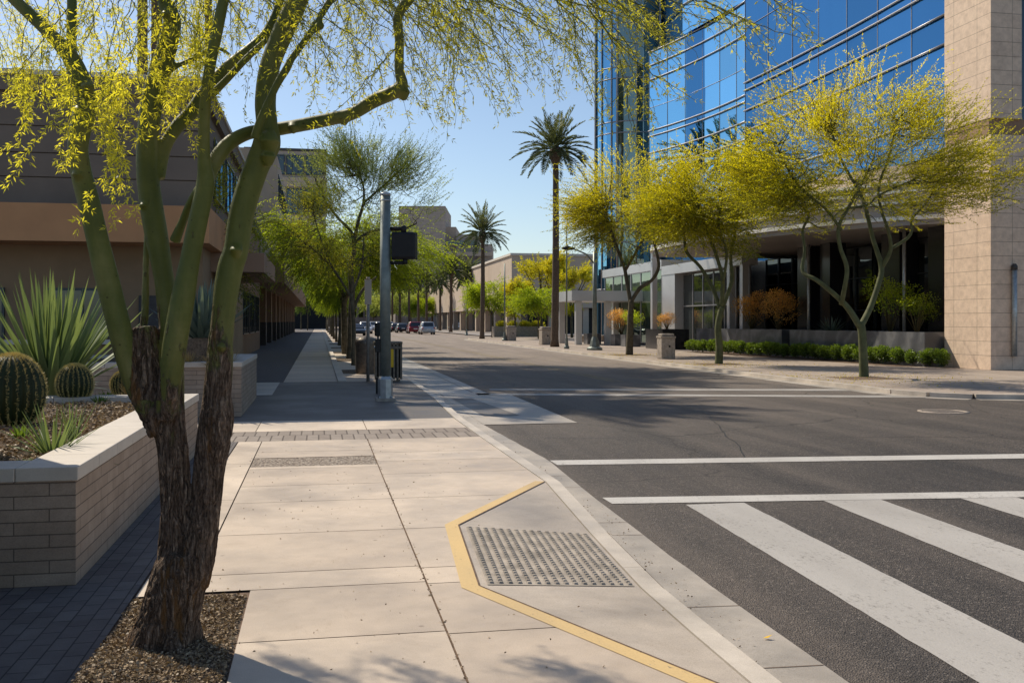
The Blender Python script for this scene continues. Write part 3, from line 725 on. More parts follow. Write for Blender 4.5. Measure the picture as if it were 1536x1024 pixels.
for i, (u, v) in enumerate(((150, 605), (160, 598), (32, 655))):
    rosette('weed', ['little green weed right of the middle barrel cactus', 'second little green weed farther right of the middle barrel cactus', 'dark low weed beside the largest barrel cactus'][i], 'weed', at(u, v, .65), 26, .13, .03, 'leaf_green', up=(.3, 1.3), seed=40+i)

def cactus(label, base, r, h, seed, tilt=0):
    th = thing('barrel_cactus', label, 'cactus', base, None); B = Vector(base); NR = 22
    prof = []
    for i in range(17):
        a = -math.pi*.42 + (math.pi*.90)*i/16
        prof.append((max(.004, r*math.cos(a)), B.z + h*.5 + h*.52*math.sin(a)))
    g = MB(); g.lathe(prof, B.x, B.y, NR*4, rmod=lambda t, z: 1+.075*math.cos(t*NR)); g.build('body', 'cactus_skin', th)
    rr = random.Random(seed); P = []; D = []
    for k in range(NR):
        t = 2*math.pi*k/NR
        for i in range(3, 60):
            s = i/60*16; i0 = int(s); f = s-i0
            pr = prof[i0][0]*(1-f)+prof[min(i0+1, 16)][0]*f; pz = prof[i0][1]*(1-f)+prof[min(i0+1, 16)][1]*f
            c = Vector((B.x+pr*1.07*math.cos(t), B.y+pr*1.07*math.sin(t), pz))
            nrm = Vector((math.cos(t)*pr/r, math.sin(t)*pr/r, (pz-B.z-h*.5)/(h*.5)*.9)).normalized()
            for q in range(5 if i < 50 else 8):
                P.append(c); D.append(nrm*1.0+Vector((rr.uniform(-1, 1), rr.uniform(-1, 1), rr.uniform(-1, 1)))*.8)
    P = np.array(P); D = np.array(D); n = len(P)
    me = leaf_mesh('spines', P, D, rng.uniform(.022, .04, n)*(r/.26)**.4, .0028, rng.random(n), 'cactus_spine', org=B)
    link_mesh('spines', me, th)
    g = MB(); g.lathe([(r*.27, B.z+h*.985), (r*.16, B.z+h*1.03), (.003, B.z+h*1.02)], B.x, B.y, 16); g.build('crown', 'cactus_spine', th)
cactus('largest barrel cactus, dark and ribbed, at the left edge of the near planter', at(18, 640, .64), .265, .66, 1)
cactus('middle barrel cactus with golden spines in front of the big agave', at(112, 602, .66), .19, .44, 2)
cactus('smallest barrel cactus beside the orange tuft near the tree trunk', at(183, 592, .66), .13, .3, 3)

# loose pebbles and litter in beds
def pebbles(name, n, fn, s0, s1, mat):
    P = np.array([fn() for _ in range(n)]); D = rng.normal(size=(n, 3)); D[:, 2] *= .25
    L = rng.uniform(s0, s1, n)
    me = leaf_mesh(name, P, D, L, L*rng.uniform(.35, .8, n), rng.random(n), mat)
    return tag(link_mesh(name, me), kind='stuff')
def soilz(x, y): return .665+.03*noise.noise(Vector((x*1.7, y*1.7, 0)))
leafmat('litter', (.10, .06, .035), (.48, .36, .23), .1, 1)
def f1():
    x, y = rnd.uniform(-5, -1.83), rnd.uniform(6.95, 12.3); return (x, y, soilz(x, y)+rnd.uniform(-.02, .012))
pebbles('leaf_litter', 26000, f1, .015, .05, 'litter')
# tree pit
g = MB(); nx, ny = 20, 60
for j in range(ny+1):
    for i in range(nx+1):
        x = -1.05+.64*i/nx; y = 3.2+2.86*j/ny
        e = min(1, min(i, nx-i, 2)/2); dd = math.hypot(x+1.0, y-4.75)
        g.v.append((x, y, -.012+.012*e+.05*math.exp(-(dd/.35)**2)+.012*e*noise.noise(Vector((x*6, y*6, 2)))))
for j in range(ny):
    for i in range(nx): g.f.append((j*(nx+1)+i, j*(nx+1)+i+1, (j+1)*(nx+1)+i+1, (j+1)*(nx+1)+i)); g.sm.append(True)
struct('tree_pit_ground', g, 'gravel')
def f2():
    x, y = rnd.uniform(-1.04, -.42), rnd.uniform(3.3, 6.05); dd = math.hypot(x+1.0, y-4.75)
    return (x, y, .006+.05*math.exp(-(dd/.35)**2)+.012*noise.noise(Vector((x*6, y*6, 2)))+rnd.uniform(-.004, .008))
pebbles('wood_chip_mulch', 24000, f2, .008, .024, 'litter')

# ================================================================== HERO TREE
D0 = 4.95
class Limb: pass
def px(pts, d=D0, dd=0.0):
    """list of (u,v,width_px[,depth offset]) -> world points & radii"""
    out = []
    for i, p in enumerate(pts):
        dep = d + (p[3] if len(p) > 3 else 0)
        out.append((P3(p[0], p[1], dep), p[2]/F*dep*.5))
    return out
def smooth_path(pr, sub=5):
    pts = [a for a, b in pr]; rad = [b for a, b in pr]; P_ = []; R_ = []
    n = len(pts)
    for i in range(n-1):
        p0 = pts[max(i-1, 0)]; p1 = pts[i]; p2 = pts[i+1]; p3 = pts[min(i+2, n-1)]
        for k in range(sub):
            t = k/sub
            P_.append(.5*((2*p1)+(-p0+p2)*t+(2*p0-5*p1+4*p2-p3)*t*t+(-p0+3*p1-3*p2+p3)*t**3))
            R_.append(rad[i]*(1-t)+rad[i+1]*t)
    P_.append(pts[-1]); R_.append(rad[-1]); return P_, R_
hero = [
 [(238, 1000, 108), (242, 968, 98), (253, 925, 88), (264, 885, 86), (273, 850, 84), (278, 825, 66)],
 [(264, 872, 60), (262, 820, 52), (264, 765, 46), (262, 710, 44), (258, 665, 46), (250, 625, 50, .0), (238, 590, 50), (228, 560, 42), (222, 530, 40), (219, 505, 36), (217, 490, 34)],
 [(282, 872, 64), (298, 820, 54), (308, 770, 48), (313, 715, 47), (319, 670, 50), (325, 625, 50), (326, 590, 42), (329, 550, 38), (332, 500, 36), (339, 440, 38), (346, 400, 38), (354, 375, 37), (360, 335, 37), (368, 300, 38), (385, 250, 38), (400, 215, 42), (400, 185, 32), (398, 150, 31), (405, 100, 30), (424, 50, 32), (446, 0, 32), (466, -60, 28, .1), (480, -130, 22, .3)],
 [(240, 650, 34, -.03), (222, 612, 34, -.05), (203, 575, 32, -.06), (190, 540, 31, -.07), (181, 500, 34, -.08), (166, 440, 35, -.1), (151, 380, 34, -.12), (135, 310, 33, -.15), (122, 260, 31, -.17), (117, 215, 31, -.2), (128, 160, 33, -.2), (122, 125, 31, -.2), (108, 90, 26, -.2), (85, 62, 21, -.2), (60, 36, 19, -.2), (22, 0, 18, -.2), (-30, -55, 15, -.2), (-90, -90, 11, -.1)],
 [(108, 95, 16, -.2), (107, 50, 15, -.15), (108, 0, 14, -.1), (106, -70, 12, 0), (95, -130, 9, .1)],
 [(262, 640, 34, .03), (260, 590, 33, .05), (258, 530, 33, .06), (250, 450, 30, .08), (243, 400, 30, .08), (235, 355, 34, .08), (226, 300, 35, .08), (221, 250, 33, .08), (222, 200, 33, .08), (229, 150, 33, .08), (241, 105, 31, .08), (252, 65, 31, .08), (258, 30, 27, .08), (246, 0, 22, .08), (235, -50, 20, .1), (240, -120, 15, .2)],
 [(248, 625, 40, -.06), (254, 580, 36, -.1), (262, 520, 36, -.12), (274, 450, 36, -.12), (285, 390, 30, -.12), (297, 330, 29, -.12), (308, 275, 28, -.12), (306, 235, 20, -.14), (307, 165, 17, -.16), (315, 100, 17, -.18), (325, 50, 17, -.2), (335, 0, 16, -.2), (345, -60, 14, -.2), (350, -130, 11, -.1)],
 [(308, 282, 24, -.12), (318, 250, 24, -.05), (342, 217, 22, .0), (372, 200, 20, .08), (402, 196, 20, .14), (440, 190, 20, .12), (500, 178, 20, .1), (530, 170, 20, .08), (560, 152, 21, .05), (592, 138, 22, 0), (603, 128, 19, 0), (599, 105, 15, 0), (599, 60, 14, 0), (597, 25, 15, 0), (614, -2, 17, 0), (650, -50, 14, .1), (700, -95, 11, .2)],
 [(262, 362, 18, .04), (275, 330, 13, .0), (288, 300, 13, -.06), (302, 278, 14, -.11)],
 [(238, 268, 20, .1), (246, 225, 20, .13), (262, 195, 21, .16), (290, 165, 22, .2), (315, 130, 21, .24), (345, 100, 20, .28), (380, 72, 19, .3), (400, 50, 16, .32), (414, 20, 13, .34), (424, -15, 12, .36), (440, -90, 9, .4)],
 [(305, 155, 12, .2), (340, 120, 11, .15), (370, 88, 11, .1), (400, 60, 9, .05)],
 [(382, 208, 14, -.1), (392, 178, 13, -.12), (414, 130, 12, -.14), (430, 103, 13, -.15), (438, 88, 11, -.15), (462, 55, 11, -.15), (478, 30, 10, -.15), (496, 0, 12, -.15), (530, -50, 9, -.1)],
 [(468, 48, 9, -.15), (480, 38, 16, -.15), (484, 34, 8, -.15)],
 [(244, 124, 8, .1), (258, 104, 9, .1), (282, 92, 8, .1), (300, 84, 8, .1), (312, 74, 7, .1), (326, 72, 7, .1), (345, 82, 5, .1)],
 [(216, 495, 13, .02), (218, 450, 12, .06), (219, 400, 11, .1), (221, 350, 10, .14), (222, 300, 9, .2)],
]
org_h = PG(243, 972, 0.0); org_h.z = -.03
BARK_TREE = thing('palo_verde_tree', 'big foreground palo verde with several smooth green limbs and rough dark forked trunk', 'tree', org_h)
g = MB()
for L in hero:
    P_, R_ = smooth_path(px(L))
    g.tube(P_, R_, 14, True, True)
# root flare
for az, l in ((.3, .18), (1.5, .16), (2.7, .2), (3.9, .16), (5.2, .2)):
    b0 = P3(250, 930, D0)
    g.tube([b0, Vector((b0.x+math.cos(az)*.10, b0.y+math.sin(az)*.10, .06)), Vector((b0.x-.03+math.cos(az)*l, b0.y+math.sin(az)*l, -.03))], [.11, .08, .035], 10)
# knots and scars
for (u, v, r, dd) in ((404, 212, 16, -.1), (402, 235, 12, -.09), (354, 375, 10, -.09), (333, 520, 9, -.09), (252, 22, 11, .0), (116, 262, 9, -.24), (118, 165, 8, -.28), (131, 130, 10, -.3), (606, 138, 10, -.03), (215, 308, 7, .0), (517, 178, 8, .05), (176, 268, 4, -.2), (120, 268, 8, -.2), (440, 190, 8, .06)):
    c = P3(u, v, D0+dd+.02); rr = r/F*D0
    g.tube([c+Vector((0, .03, -rr)), c, c+Vector((0, .03, rr))], [rr*.5, rr, rr*.5], 10)
tmp = g.mesh('trunk_src', None, org_h)
tob = bpy.data.objects.new('trunk_src', tmp); COL.objects.link(tob)
md = tob.modifiers.new('r', 'REMESH'); md.mode = 'VOXEL'; md.voxel_size = .0068; md.use_smooth_shade = True
ms_ = tob.modifiers.new('s', 'SMOOTH'); ms_.factor = .6; ms_.iterations = 5
dg = bpy.context.evaluated_depsgraph_get(); me = bpy.data.meshes.new_from_object(tob.evaluated_get(dg))
bpy.data.objects.remove(tob); bpy.data.meshes.remove(tmp)
nv = len(me.vertices); co_ = np.empty(nv*3, np.float32); me.vertices.foreach_get('co', co_); co_ = co_.reshape(-1, 3)
nr_ = np.empty(nv*3, np.float32); me.vertices.foreach_get('normal', nr_); nr_ = nr_.reshape(-1, 3)
bark = np.zeros(nv, np.float32); disp = np.zeros(nv, np.float32)
cu = -(co_[:, 0]+org_h.x)*0
for i in range(nv):
    x, y, z = co_[i]; wx = x+org_h.x; wy = y+org_h.y; wz = z+org_h.z
    # image column of the vertex, to know which stem it belongs to
    lat = wx*cY - wy*sY; dep = wx*sY + wy*cY; u = U0+F*lat/dep; v = V0-F*(wz-CH)/dep
    if u > 285: lim = 1.42
    elif v > 600: lim = 1.2
    else: lim = 1.58 if (198 < u < 240) else 1.18
    if v > 620 and u < 290: lim = 1.3
    b_ = min(1, max(0, (lim+.38-wz)/.76))
    bark[i] = b_
    q = Vector((wx*1.0, wy*1.0, wz*.17))
    w0 = noise.noise(q*9)*.08
    rdg = 1-abs(noise.noise(Vector((q.x+w0, q.y+w0, q.z))*34))*2
    rdg2 = 1-abs(noise.noise(Vector((q.x+w0, q.y, q.z))*70))*2
    lump = noise.noise(Vector((wx*6, wy*6, wz*4)))
    disp[i] = b_*(-.013*max(0, rdg-.45)/.9 - .003*max(0, rdg2-.4) + .010*lump) + (1-b_)*(.003*lump)
co_ += nr_*disp[:, None]
me.vertices.foreach_set('co', co_.ravel())
at_ = me.attributes.new('bark', 'FLOAT', 'POINT'); at_.data.foreach_set('value', bark)
me.materials.append(M['palo_verde_bark']); me.polygons.foreach_set('use_smooth', [True]*len(me.polygons)); me.name = 'trunk'; me.update()
link_mesh('trunk', me, BARK_TREE)

# hanging foliage of the hero tree
def bez(S, C, E, n):
    return [S*(1-t)**2 + C*2*t*(1-t) + E*t*t for t in [i/n for i in range(n+1)]]
TW = MB(); LP = []; LD = []; LL = []; LW = []; LT = []
BR = MB(); BP = []; BD = []; BL = []; BW = []; BT = []
def sprig(P, D, L, W, T, base, d, size, cnt, bright):
    # short pinnate leaf: a couple of paired oblong leaflets and a terminal one
    d = d.normalized(); ln = size*rnd.uniform(.5, 1.0); sd_ = d.orthogonal().normalized()
    sd_ = (Matrix.Rotation(rnd.uniform(0, 6.28), 3, d) @ sd_); bb = bright+rnd.uniform(-.15, .15)
    for k in range(cnt):
        c = base + d*ln*(k/cnt)
        for s in (-1, 1):
            P.append(c); D.append(d*.9+sd_*s*.8+Vector((rnd.uniform(-.2, .2), rnd.uniform(-.2, .2), rnd.uniform(-.3, .1))))
            L.append(size*.42*rnd.uniform(.7, 1.2)); W.append(size*.095); T.append(bb+rnd.uniform(-.2, .2))
    P.append(base+d*ln*.6); D.append(d+Vector((0, 0, -.2))); L.append(size*.5); W.append(size*.1); T.append(bb)
def twig(S, C, E, r, sets, step=.03, size=.03, bright=.4, side=2, dens=1.0):
    mb, P, D, L, W, T = sets
    n = max(6, int((E-S).length/.05)); pts = bez(S, C, E, n)
    # small kinks, as real twigs zigzag
    pts = [pts[0]]+[p+Vector((rnd.gauss(0, .006), rnd.gauss(0, .006), rnd.gauss(0, .004))) for p in pts[1:]]
    mb.tube(pts, [r*(1-.75*i/n) for i in range(n+1)], 4, True, False)
    for i in range(n):
        a, b = pts[i], pts[i+1]; m = max(1, int((b-a).length/step))
        for k in range(m):
            if rnd.random() > dens*(.55+.45*(i/n)): continue
            c = a.lerp(b, (k+rnd.random())/m); d = (b-a).normalized()
            rv = Vector((rnd.gauss(0, 1), rnd.gauss(0, 1), rnd.gauss(0, .7)))
            sprig(P, D, L, W, T, c, d*.7+rv.normalized()*1.0, size, 2, bright)
    if side:
        for _ in range(rnd.randint(1, side+1)):
            i = rnd.randint(1, max(1, int(n*.75))); a = pts[i]; d = (pts[i+1]-pts[i]).normalized()
            dd = (d+Vector((rnd.gauss(0, .7), rnd.gauss(0, .7), rnd.gauss(-.15, .3)))).normalized()
            ln = rnd.uniform(.12, .38); e = a+dd*ln+Vector((0, 0, -ln*.35))
            twig(a, a+dd*ln*.6, e, r*.55, sets, step, size, bright, 0, dens)
S1 = (TW, LP, LD, LL, LW, LT)
def rowtwigs(n, u0, u1, vf, du, dv, d0, d1, size=.03, bright=.4, step=.02, dens=1, r=.0035, side=2):
    for _ in range(n):
        u = rnd.uniform(u0, u1); dep = rnd.uniform(d0, d1); ve = vf(u)
        us = u - rnd.uniform(*du); vs = ve - rnd.uniform(*dv)
        if vs > -15: vs = rnd.uniform(-120, -15)
        S = P3(us, vs, dep+rnd.uniform(-.3, .3)); E = P3(u, ve, dep)
        if (E-S).length > 1.6: S = E+(S-E).normalized()*1.6
        C = S.lerp(E, .5)+Vector(((E.x-S.x)*.22, 0, abs(E.z-S.z)*.18))
        twig(S, C, E, r, S1, step, size, bright, side, dens)
top = lambda lo, hi, p=1.6: (lambda u: lo+(hi-lo)*rnd.random()**p)
rowtwigs(16, -40, 230, top(10, 215, .9), (-170, 190), (80, 260), 4.5, 6.5, .058, .42, .026)
rowtwigs(44, 200, 520, top(0, 185, 1.2), (-180, 180), (80, 260), 4.4, 6.5, .058, .42, .026)
rowtwigs(52, 440, 700, top(10, 200, 1.1), (-60, 230), (80, 260), 4.4, 6.5, .058, .45, .026)
rowtwigs(40, 640, 780, top(10, 190, 1.0), (60, 300), (80, 260), 4.4, 6.0, .058, .45, .026)
rowtwigs(38, 760, 930, top(0, 168, 1.0), (80, 340), (80, 240), 4.4, 6.0, .058, .4, .024)
rowtwigs(13, 880, 1000, top(20, 200, 1.0), (80, 300), (80, 240), 4.4, 5.6, .058, .45, .024)
rowtwigs(12, 960, 1100, top(0, 130, 1.3), (80, 300), (60, 180), 4.4, 5.4, .058, .45, .024)
rowtwigs(7, 1080, 1225, top(5, 85, 1.0), (120, 300), (40, 130), 4.4, 5.2, .058, .5, .024)
for (a, b, c) in (((870, -20), (905, 40), (960, 120)), ((900, -30), (1020, 30), (1140, 45)), ((990, -30), (1100, 30), (1228, 66)), ((880, 10), (930, 90), (1045, 150)), ((860, -10), (850, 70), (908, 192)), ((930, 90), (945, 150), (955, 225)), ((600, 60), (560, 130), (470, 190)), ((640, -10), (730, 60), (800, 140))):
    twig(P3(*a, 4.8), P3(*b, 4.8), P3(*c, 4.8), .004, S1, .02, .06, .5, 4, 1)
# warm, sunlit hanging sprays in front of the left building
def spray(n, u0, u1, v0, v1, d0, d1):
    for _ in range(n):
        u = rnd.uniform(u0, u1); ve = rnd.uniform(v0, v1); dep = rnd.uniform(d0, d1)
        us = u+rnd.uniform(-40, 50); vs = ve-rnd.uniform(90, 190)
        S = P3(us, vs, dep+rnd.uniform(-.15, .15)); E = P3(u, ve, dep); C = S.lerp(E, .5)+Vector((rnd.uniform(-.05, .05), 0, .08))
        twig(S, C, E, .0025, S1, .0125, .06, .8, 1, 1)
spray(7, 15, 110, 130, 195, 4.2, 4.7); spray(2, 75, 105, 200, 262, 4.2, 4.6); spray(9, 130, 230, 130, 225, 4.2, 5.0); spray(4, 150, 190, 230, 312, 4.3, 4.6); spray(8, 230, 330, 110, 190, 4.6, 5.4)
for (u_, v_, n_) in ((50, 135, 7), (30, 95, 3), (150, 130, 5), (165, 90, 2), (292, 125, 8), (275, 85, 5)):
    for _ in range(n_): spray(1, u_-22, u_+22, v_-14, v_+24, 6.9, 7.15)
tw = TW.build('twigs', 'twig_green', BARK_TREE)
fo = link_mesh('foliage', leaf_mesh('foliage', np.array(LP), np.array(LD), LL, LW, np.array(LT), 'leaf_palo', org=org_h), BARK_TREE)
# crown branches above the frame which carry the hanging twigs
g = MB()
for a, b, c, r0 in (((466, -60), (650, -190), (900, -130), .03), ((700, -95), (850, -170), (1120, -60), .025), ((240, -120), (200, -190), (60, -160), .025), ((-90, -90), (-160, -120), (-240, -60), .02), ((345, -100), (420, -220), (560, -180), .025), ((900, -130), (1000, -120), (1130, -20), .014), ((560, -180), (640, -120), (760, -20), .012), ((650, -120), (800, -60), (1000, 25), .008), ((480, -110), (560, -60), (640, 60), .007), ((200, -100), (130, -30), (20, 120), .006), ((330, -60), (270, -10), (170, 110), .006)):
    S, C, E = P3(*a, 5.0), P3(*b, 5.3), P3(*c, 4.9); pts = bez(S, C, E, 14); g.tube(pts, [r0*(1-.7*i/14) for i in range(15)], 7)
g.build('crown_branch', 'tree_bark_green', BARK_TREE)

# ================================================================== OTHER TREES
def build_tree(name, label, cat, base, limbs, crown, nbr, ntw, leafL, mat, bark='tree_bark', group=None, d=None, tlen=(.5, 1.1), upw=.35, droop=.1, step=.035, seed=1, lower=None, ltint=(0, 1), leafpart='crown', maxr=1e9, perstep=2):
    """limbs in world coordinates as lists of (Vector, radius); crown = list of (center, radii, weight) ellipsoids"""
    r = random.Random(seed); th = thing(name, label, cat, base, group); B = Vector(base); g = MB(); nodes = []
    for L in limbs:
        P_, R_ = smooth_path(L, 4); g.tube(P_, R_, 9)
        nodes += [(p, q) for p, q in zip(P_, R_) if p.z > B.z + .45*((crown[0][0].z)-B.z)]
    g.build('trunk', bark, th)
    g = MB(); LP = []; LD = []; LT = []
    ws = [c[2] for c in crown]
    def samp(shell=.35):
        c = r.choices(crown, ws)[0]
        while True:
            v = Vector((r.uniform(-1, 1), r.uniform(-1, 1), r.uniform(-1, 1)))
            l = v.length
            if shell < l <= 1: break
        return Vector((c[0].x+v.x*c[1][0], c[0].y+v.y*c[1][1], c[0].z+v.z*c[1][2]))
    tips = list(nodes)
    for _ in range(nbr):
        e = samp(.45); s, sr = min(nodes, key=lambda q: (q[0]-e).length + r.uniform(0, .5))
        m = s.lerp(e, .5)+Vector((r.gauss(0, .15), r.gauss(0, .15), -.12*(e-s).length + r.gauss(0, .1)))
        n = 7; pts = bez(s, m, e, n); r0 = min(sr*.6, .014+.008*(e-s).length)
        pts = [pts[0]]+[p+Vector((r.gauss(0, .03), r.gauss(0, .03), r.gauss(0, .03))) for p in pts[1:]]
        g.tube(pts, [r0*(1-.8*i/n) for i in range(n+1)], 5, True, False)
        for i in range(2, n+1): tips.append((pts[i], r0*.3))
    tp = []; cc0 = sum((Vector(c[0])*c[2] for c in crown), Vector())/sum(ws)
    for _c in range(max(12, int(nbr*.95))):
        q_ = r.choice(tips)[0]; o_ = q_-cc0; o_.z *= .5; o_ = o_.normalized()+Vector((r.gauss(0, .45), r.gauss(0, .45), r.gauss(0, .25)+upw*1.5)); tp.append((q_, r.uniform(.12, .42)*tlen[1], r.uniform(0, 1), o_.normalized()))
    cc = sum((Vector(c[0])*c[2] for c in crown), Vector())/sum(ws)
    for _ in range(ntw):
        q_ = r.choice(tp); s = q_[0]+Vector((r.gauss(0, q_[1]), r.gauss(0, q_[1]), r.gauss(0, q_[1]*.8)))
        out = (s-cc); out.z *= .6; out = out.normalized() if out.length > .01 else Vector((0, 0, 1))
        dr = (out*.3 + q_[3] + Vector((r.gauss(0, .38), r.gauss(0, .38), r.gauss(0, .3)+upw*.3))).normalized()
        ln = r.uniform(*tlen); n = 6; p = s.copy(); pts = [p.copy()]; tb = .65*q_[2]+.35*r.random()
        for i in range(n):
            dr = (dr+Vector((r.gauss(0, .12), r.gauss(0, .12), r.gauss(0, .1)-droop))).normalized(); p = p+dr*ln/n; pts.append(p.copy())
        if lower is not None and pts[-1].z < lower: continue
        if r.random() < .5: g.tube(pts, [.006*(1-.7*i/n) for i in range(n+1)], 3, False, False)
        m = max(2, int(ln/n/step))
        for i in range(n):
            for k in range(m):
                c = pts[i].lerp(pts[i+1], (k+r.random())/m)
                for _q in range(perstep):
                    LP.append(c); dv = (pts[i+1]-pts[i]).normalized()*.9+Vector((r.gauss(0, .42), r.gauss(0, .42), r.gauss(0, .42)))
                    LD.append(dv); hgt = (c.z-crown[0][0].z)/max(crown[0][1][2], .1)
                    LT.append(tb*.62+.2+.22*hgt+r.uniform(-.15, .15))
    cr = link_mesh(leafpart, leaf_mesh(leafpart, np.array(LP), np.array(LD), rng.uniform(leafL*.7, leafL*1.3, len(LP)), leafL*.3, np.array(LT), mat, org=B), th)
    bo = g.build('branches', bark, th)
    return th
def lpx(pts, d): return [(P3(p[0], p[1], d+(p[3] if len(p) > 3 else 0)), p[2]/F*d*.5) for p in pts]
def ell(u, v, ru, rv, d, dd=0, rd=None, w=1): return (P3(u, v, d+dd), (ru/F*d, rd or ru/F*d, rv/F*d), w)
# T1: the large one by the pier
d1 = 28.9
T1 = [[(1296, 572, 19), (1295, 540, 16), (1293, 500, 15), (1290, 484, 15)],
 [(1290, 490, 12), (1272, 462, 11), (1250, 440, 9), (1225, 420, 8), (1204, 407, 7, .3), (1207, 375, 6, .4), (1204, 345, 5, .5), (1212, 318, 5, .5), (1170, 285, 4, .5), (1145, 250, 3, .6)],
 [(1262, 456, 9), (1268, 425, 8, -.4), (1270, 400, 8, -.5), (1260, 370, 7, -.6), (1258, 340, 7, -.7), (1272, 312, 6, -.7), (1290, 280, 5, -.8), (1310, 240, 4, -.8)],
 [(1262, 345, 6, -.7), (1240, 315, 5, -.9), (1212, 292, 5, -1.1), (1190, 268, 4, -1.2), (1165, 220, 3, -1.3)],
 [(1292, 488, 12), (1306, 460, 11, .3), (1318, 425, 10, .4), (1322, 400, 10, .5), (1310, 360, 8, .6), (1300, 320, 7, .7), (1290, 290, 6, .8), (1262, 240, 5, .9), (1245, 190, 3, 1)],
 [(1323, 400, 9, .5), (1336, 375, 7, .3), (1332, 345, 6, .1), (1322, 315, 5, 0), (1318, 280, 5, -.1), (1335, 230, 4, -.2), (1345, 180, 3, -.2)],
 [(1338, 372, 6, .3), (1360, 358, 6, .5), (1368, 345, 5, .6), (1368, 328, 5, .7), (1392, 300, 5, .8), (1412, 262, 4, .9), (1440, 225, 3, 1)],
 [(1272, 312, 5, -.7), (1300, 308, 5, -.5), (1320, 292, 4, -.4), (1370, 270, 3, -.3)]]
build_tree('palo_verde_tree', 'big yellow green palo verde in front of the stone pier', 'tree', PG(1295, 567), [lpx([(q_[0], q_[1], q_[2]*.82)+tuple(q_[3:]) for q_ in L], d1) for L in T1],
           [ell(1290, 245, 195, 105, d1, 0, 3.2, 4), ell(1175, 275, 95, 60, d1, -.5, 1.8, 1.2), ell(1425, 250, 100, 70, d1, .3, 1.8, 1.2), ell(1290, 150, 130, 50, d1, 0, 2, 1.2)], 220, 5200, .068, 'leaf_palo_yellow', 'tree_bark_green',
           d=d1, tlen=(.45, 1.15), upw=.4, droop=.03, seed=4, lower=4.3, step=.05)
d2 = 37.8
T2 = [[(1078, 550, 13), (1079, 520, 11), (1077, 490, 10), (1083, 460, 9)],
 [(1081, 465, 7), (1068, 430, 6, .3), (1050, 400, 5, .5), (1030, 378, 5, .6), (1025, 345, 4, .8), (1012, 310, 3, 1)],
 [(1082, 462, 7), (1084, 420, 6, -.2), (1075, 385, 5, -.3), (1062, 350, 4, -.4), (1045, 300, 3, -.4)],
 [(1084, 460, 7), (1098, 420, 6, .3), (1096, 385, 5, .5), (1104, 340, 4, .7), (1110, 290, 3, .8)],
 [(1084, 425, 5, -.2), (1090, 380, 4, -.5), (1078, 340, 4, -.7), (1085, 290, 3, -.8)]]
build_tree('palo_verde_tree', 'middle palo verde before the silver entrance frame beside the concrete bin', 'tree', PG(1078, 546), [lpx(L, d2) for L in T2],
           [ell(1055, 290, 105, 65, d2, 0, 2.6, 3), ell(1020, 320, 60, 40, d2, 0, 1.5, 1)], 150, 3900, .08, 'leaf_palo_yellow', 'tree_bark_green', tlen=(.5, 1.2), upw=.3, droop=.05, seed=6, lower=3.9, step=.055)
d3 = 48
T3 = [[(944, 535, 12), (945, 500, 10), (946, 470, 9), (947, 450, 8)],
 [(946, 455, 6), (940, 420, 6, .2), (936, 400, 5, .3), (925, 370, 5, .4), (915, 340, 4, .6), (905, 310, 3, .7)],
 [(947, 452, 6), (960, 432, 6, -.2), (978, 420, 5, -.3), (988, 400, 5, -.5), (984, 375, 4, -.6), (975, 340, 3, -.7)],
 [(938, 405, 5, .3), (950, 385, 4, 0), (965, 355, 4, -.1), (968, 320, 3, -.2)]]
build_tree('palo_verde_tree', 'golden palo verde between the street lamp and the square steel post', 'tree', PG(943, 532), [lpx(L, d3) for L in T3],
           [ell(940, 305, 85, 62, d3, 0, 2.8, 3), ell(885, 325, 50, 40, d3, .3, 1.6, 1), ell(1000, 300, 60, 50, d3, 0, 2, 1)], 150, 3600, .09, 'leaf_palo_yellow', 'tree_bark', tlen=(.6, 1.4), upw=.25, droop=.06, seed=8, lower=4.2, step=.06)
# left street trees
d4 = 43.6
T4 = [[(525, 541, 13), (526, 510, 11), (527, 470, 10), (528, 440, 9), (526, 400, 8), (532, 375, 7)],
 [(531, 378, 6), (528, 350, 5), (510, 330, 4, .2), (492, 308, 3, .4), (478, 280, 2.5, .5)],
 [(531, 360, 6), (538, 330, 5, -.2), (545, 305, 4, -.3), (545, 280, 3, -.3), (535, 250, 3, -.4)],
 [(545, 305, 4, -.3), (562, 290, 3, -.2), (585, 270, 3, 0), (610, 245, 2, 0)],
 [(531, 365, 5), (550, 350, 4, .2), (572, 344, 4, .4), (600, 345, 3, .6), (625, 335, 2, .6)],
 [(527, 470, 6), (538, 445, 5, .3), (548, 430, 4, .4), (565, 415, 3, .5)]]
build_tree('street_tree', 'tallest left street tree, feathery crown rising above the signal pole', 'tree', PG(525, 539), [lpx(L, d4) for L in T4],
           [ell(540, 280, 95, 65, d4, 0, 2.6, 2), ell(595, 268, 58, 58, d4, 0, 1.6, .9), ell(505, 255, 50, 55, d4, 0, 1.6, .7), ell(545, 240, 60, 40, d4, 0, 1.4, .5)], 120, 2300, .075, 'leaf_dusty', tlen=(.5, 1.2), upw=.7, droop=-.02, seed=12, step=.06, group='street trees on the left sidewalk')
d5 = 49
T5 = [[(518, 533, 11), (517, 500, 10), (516, 460, 8), (519, 445, 8)], [(519, 450, 6), (505, 420, 5, .2), (495, 390, 4, .3), (490, 360, 3, .4)], [(519, 448, 6), (534, 415, 5, -.3), (545, 385, 4, -.4), (550, 350, 3, -.4)], [(505, 420, 4), (480, 385, 3), (455, 360, 2.5)]]
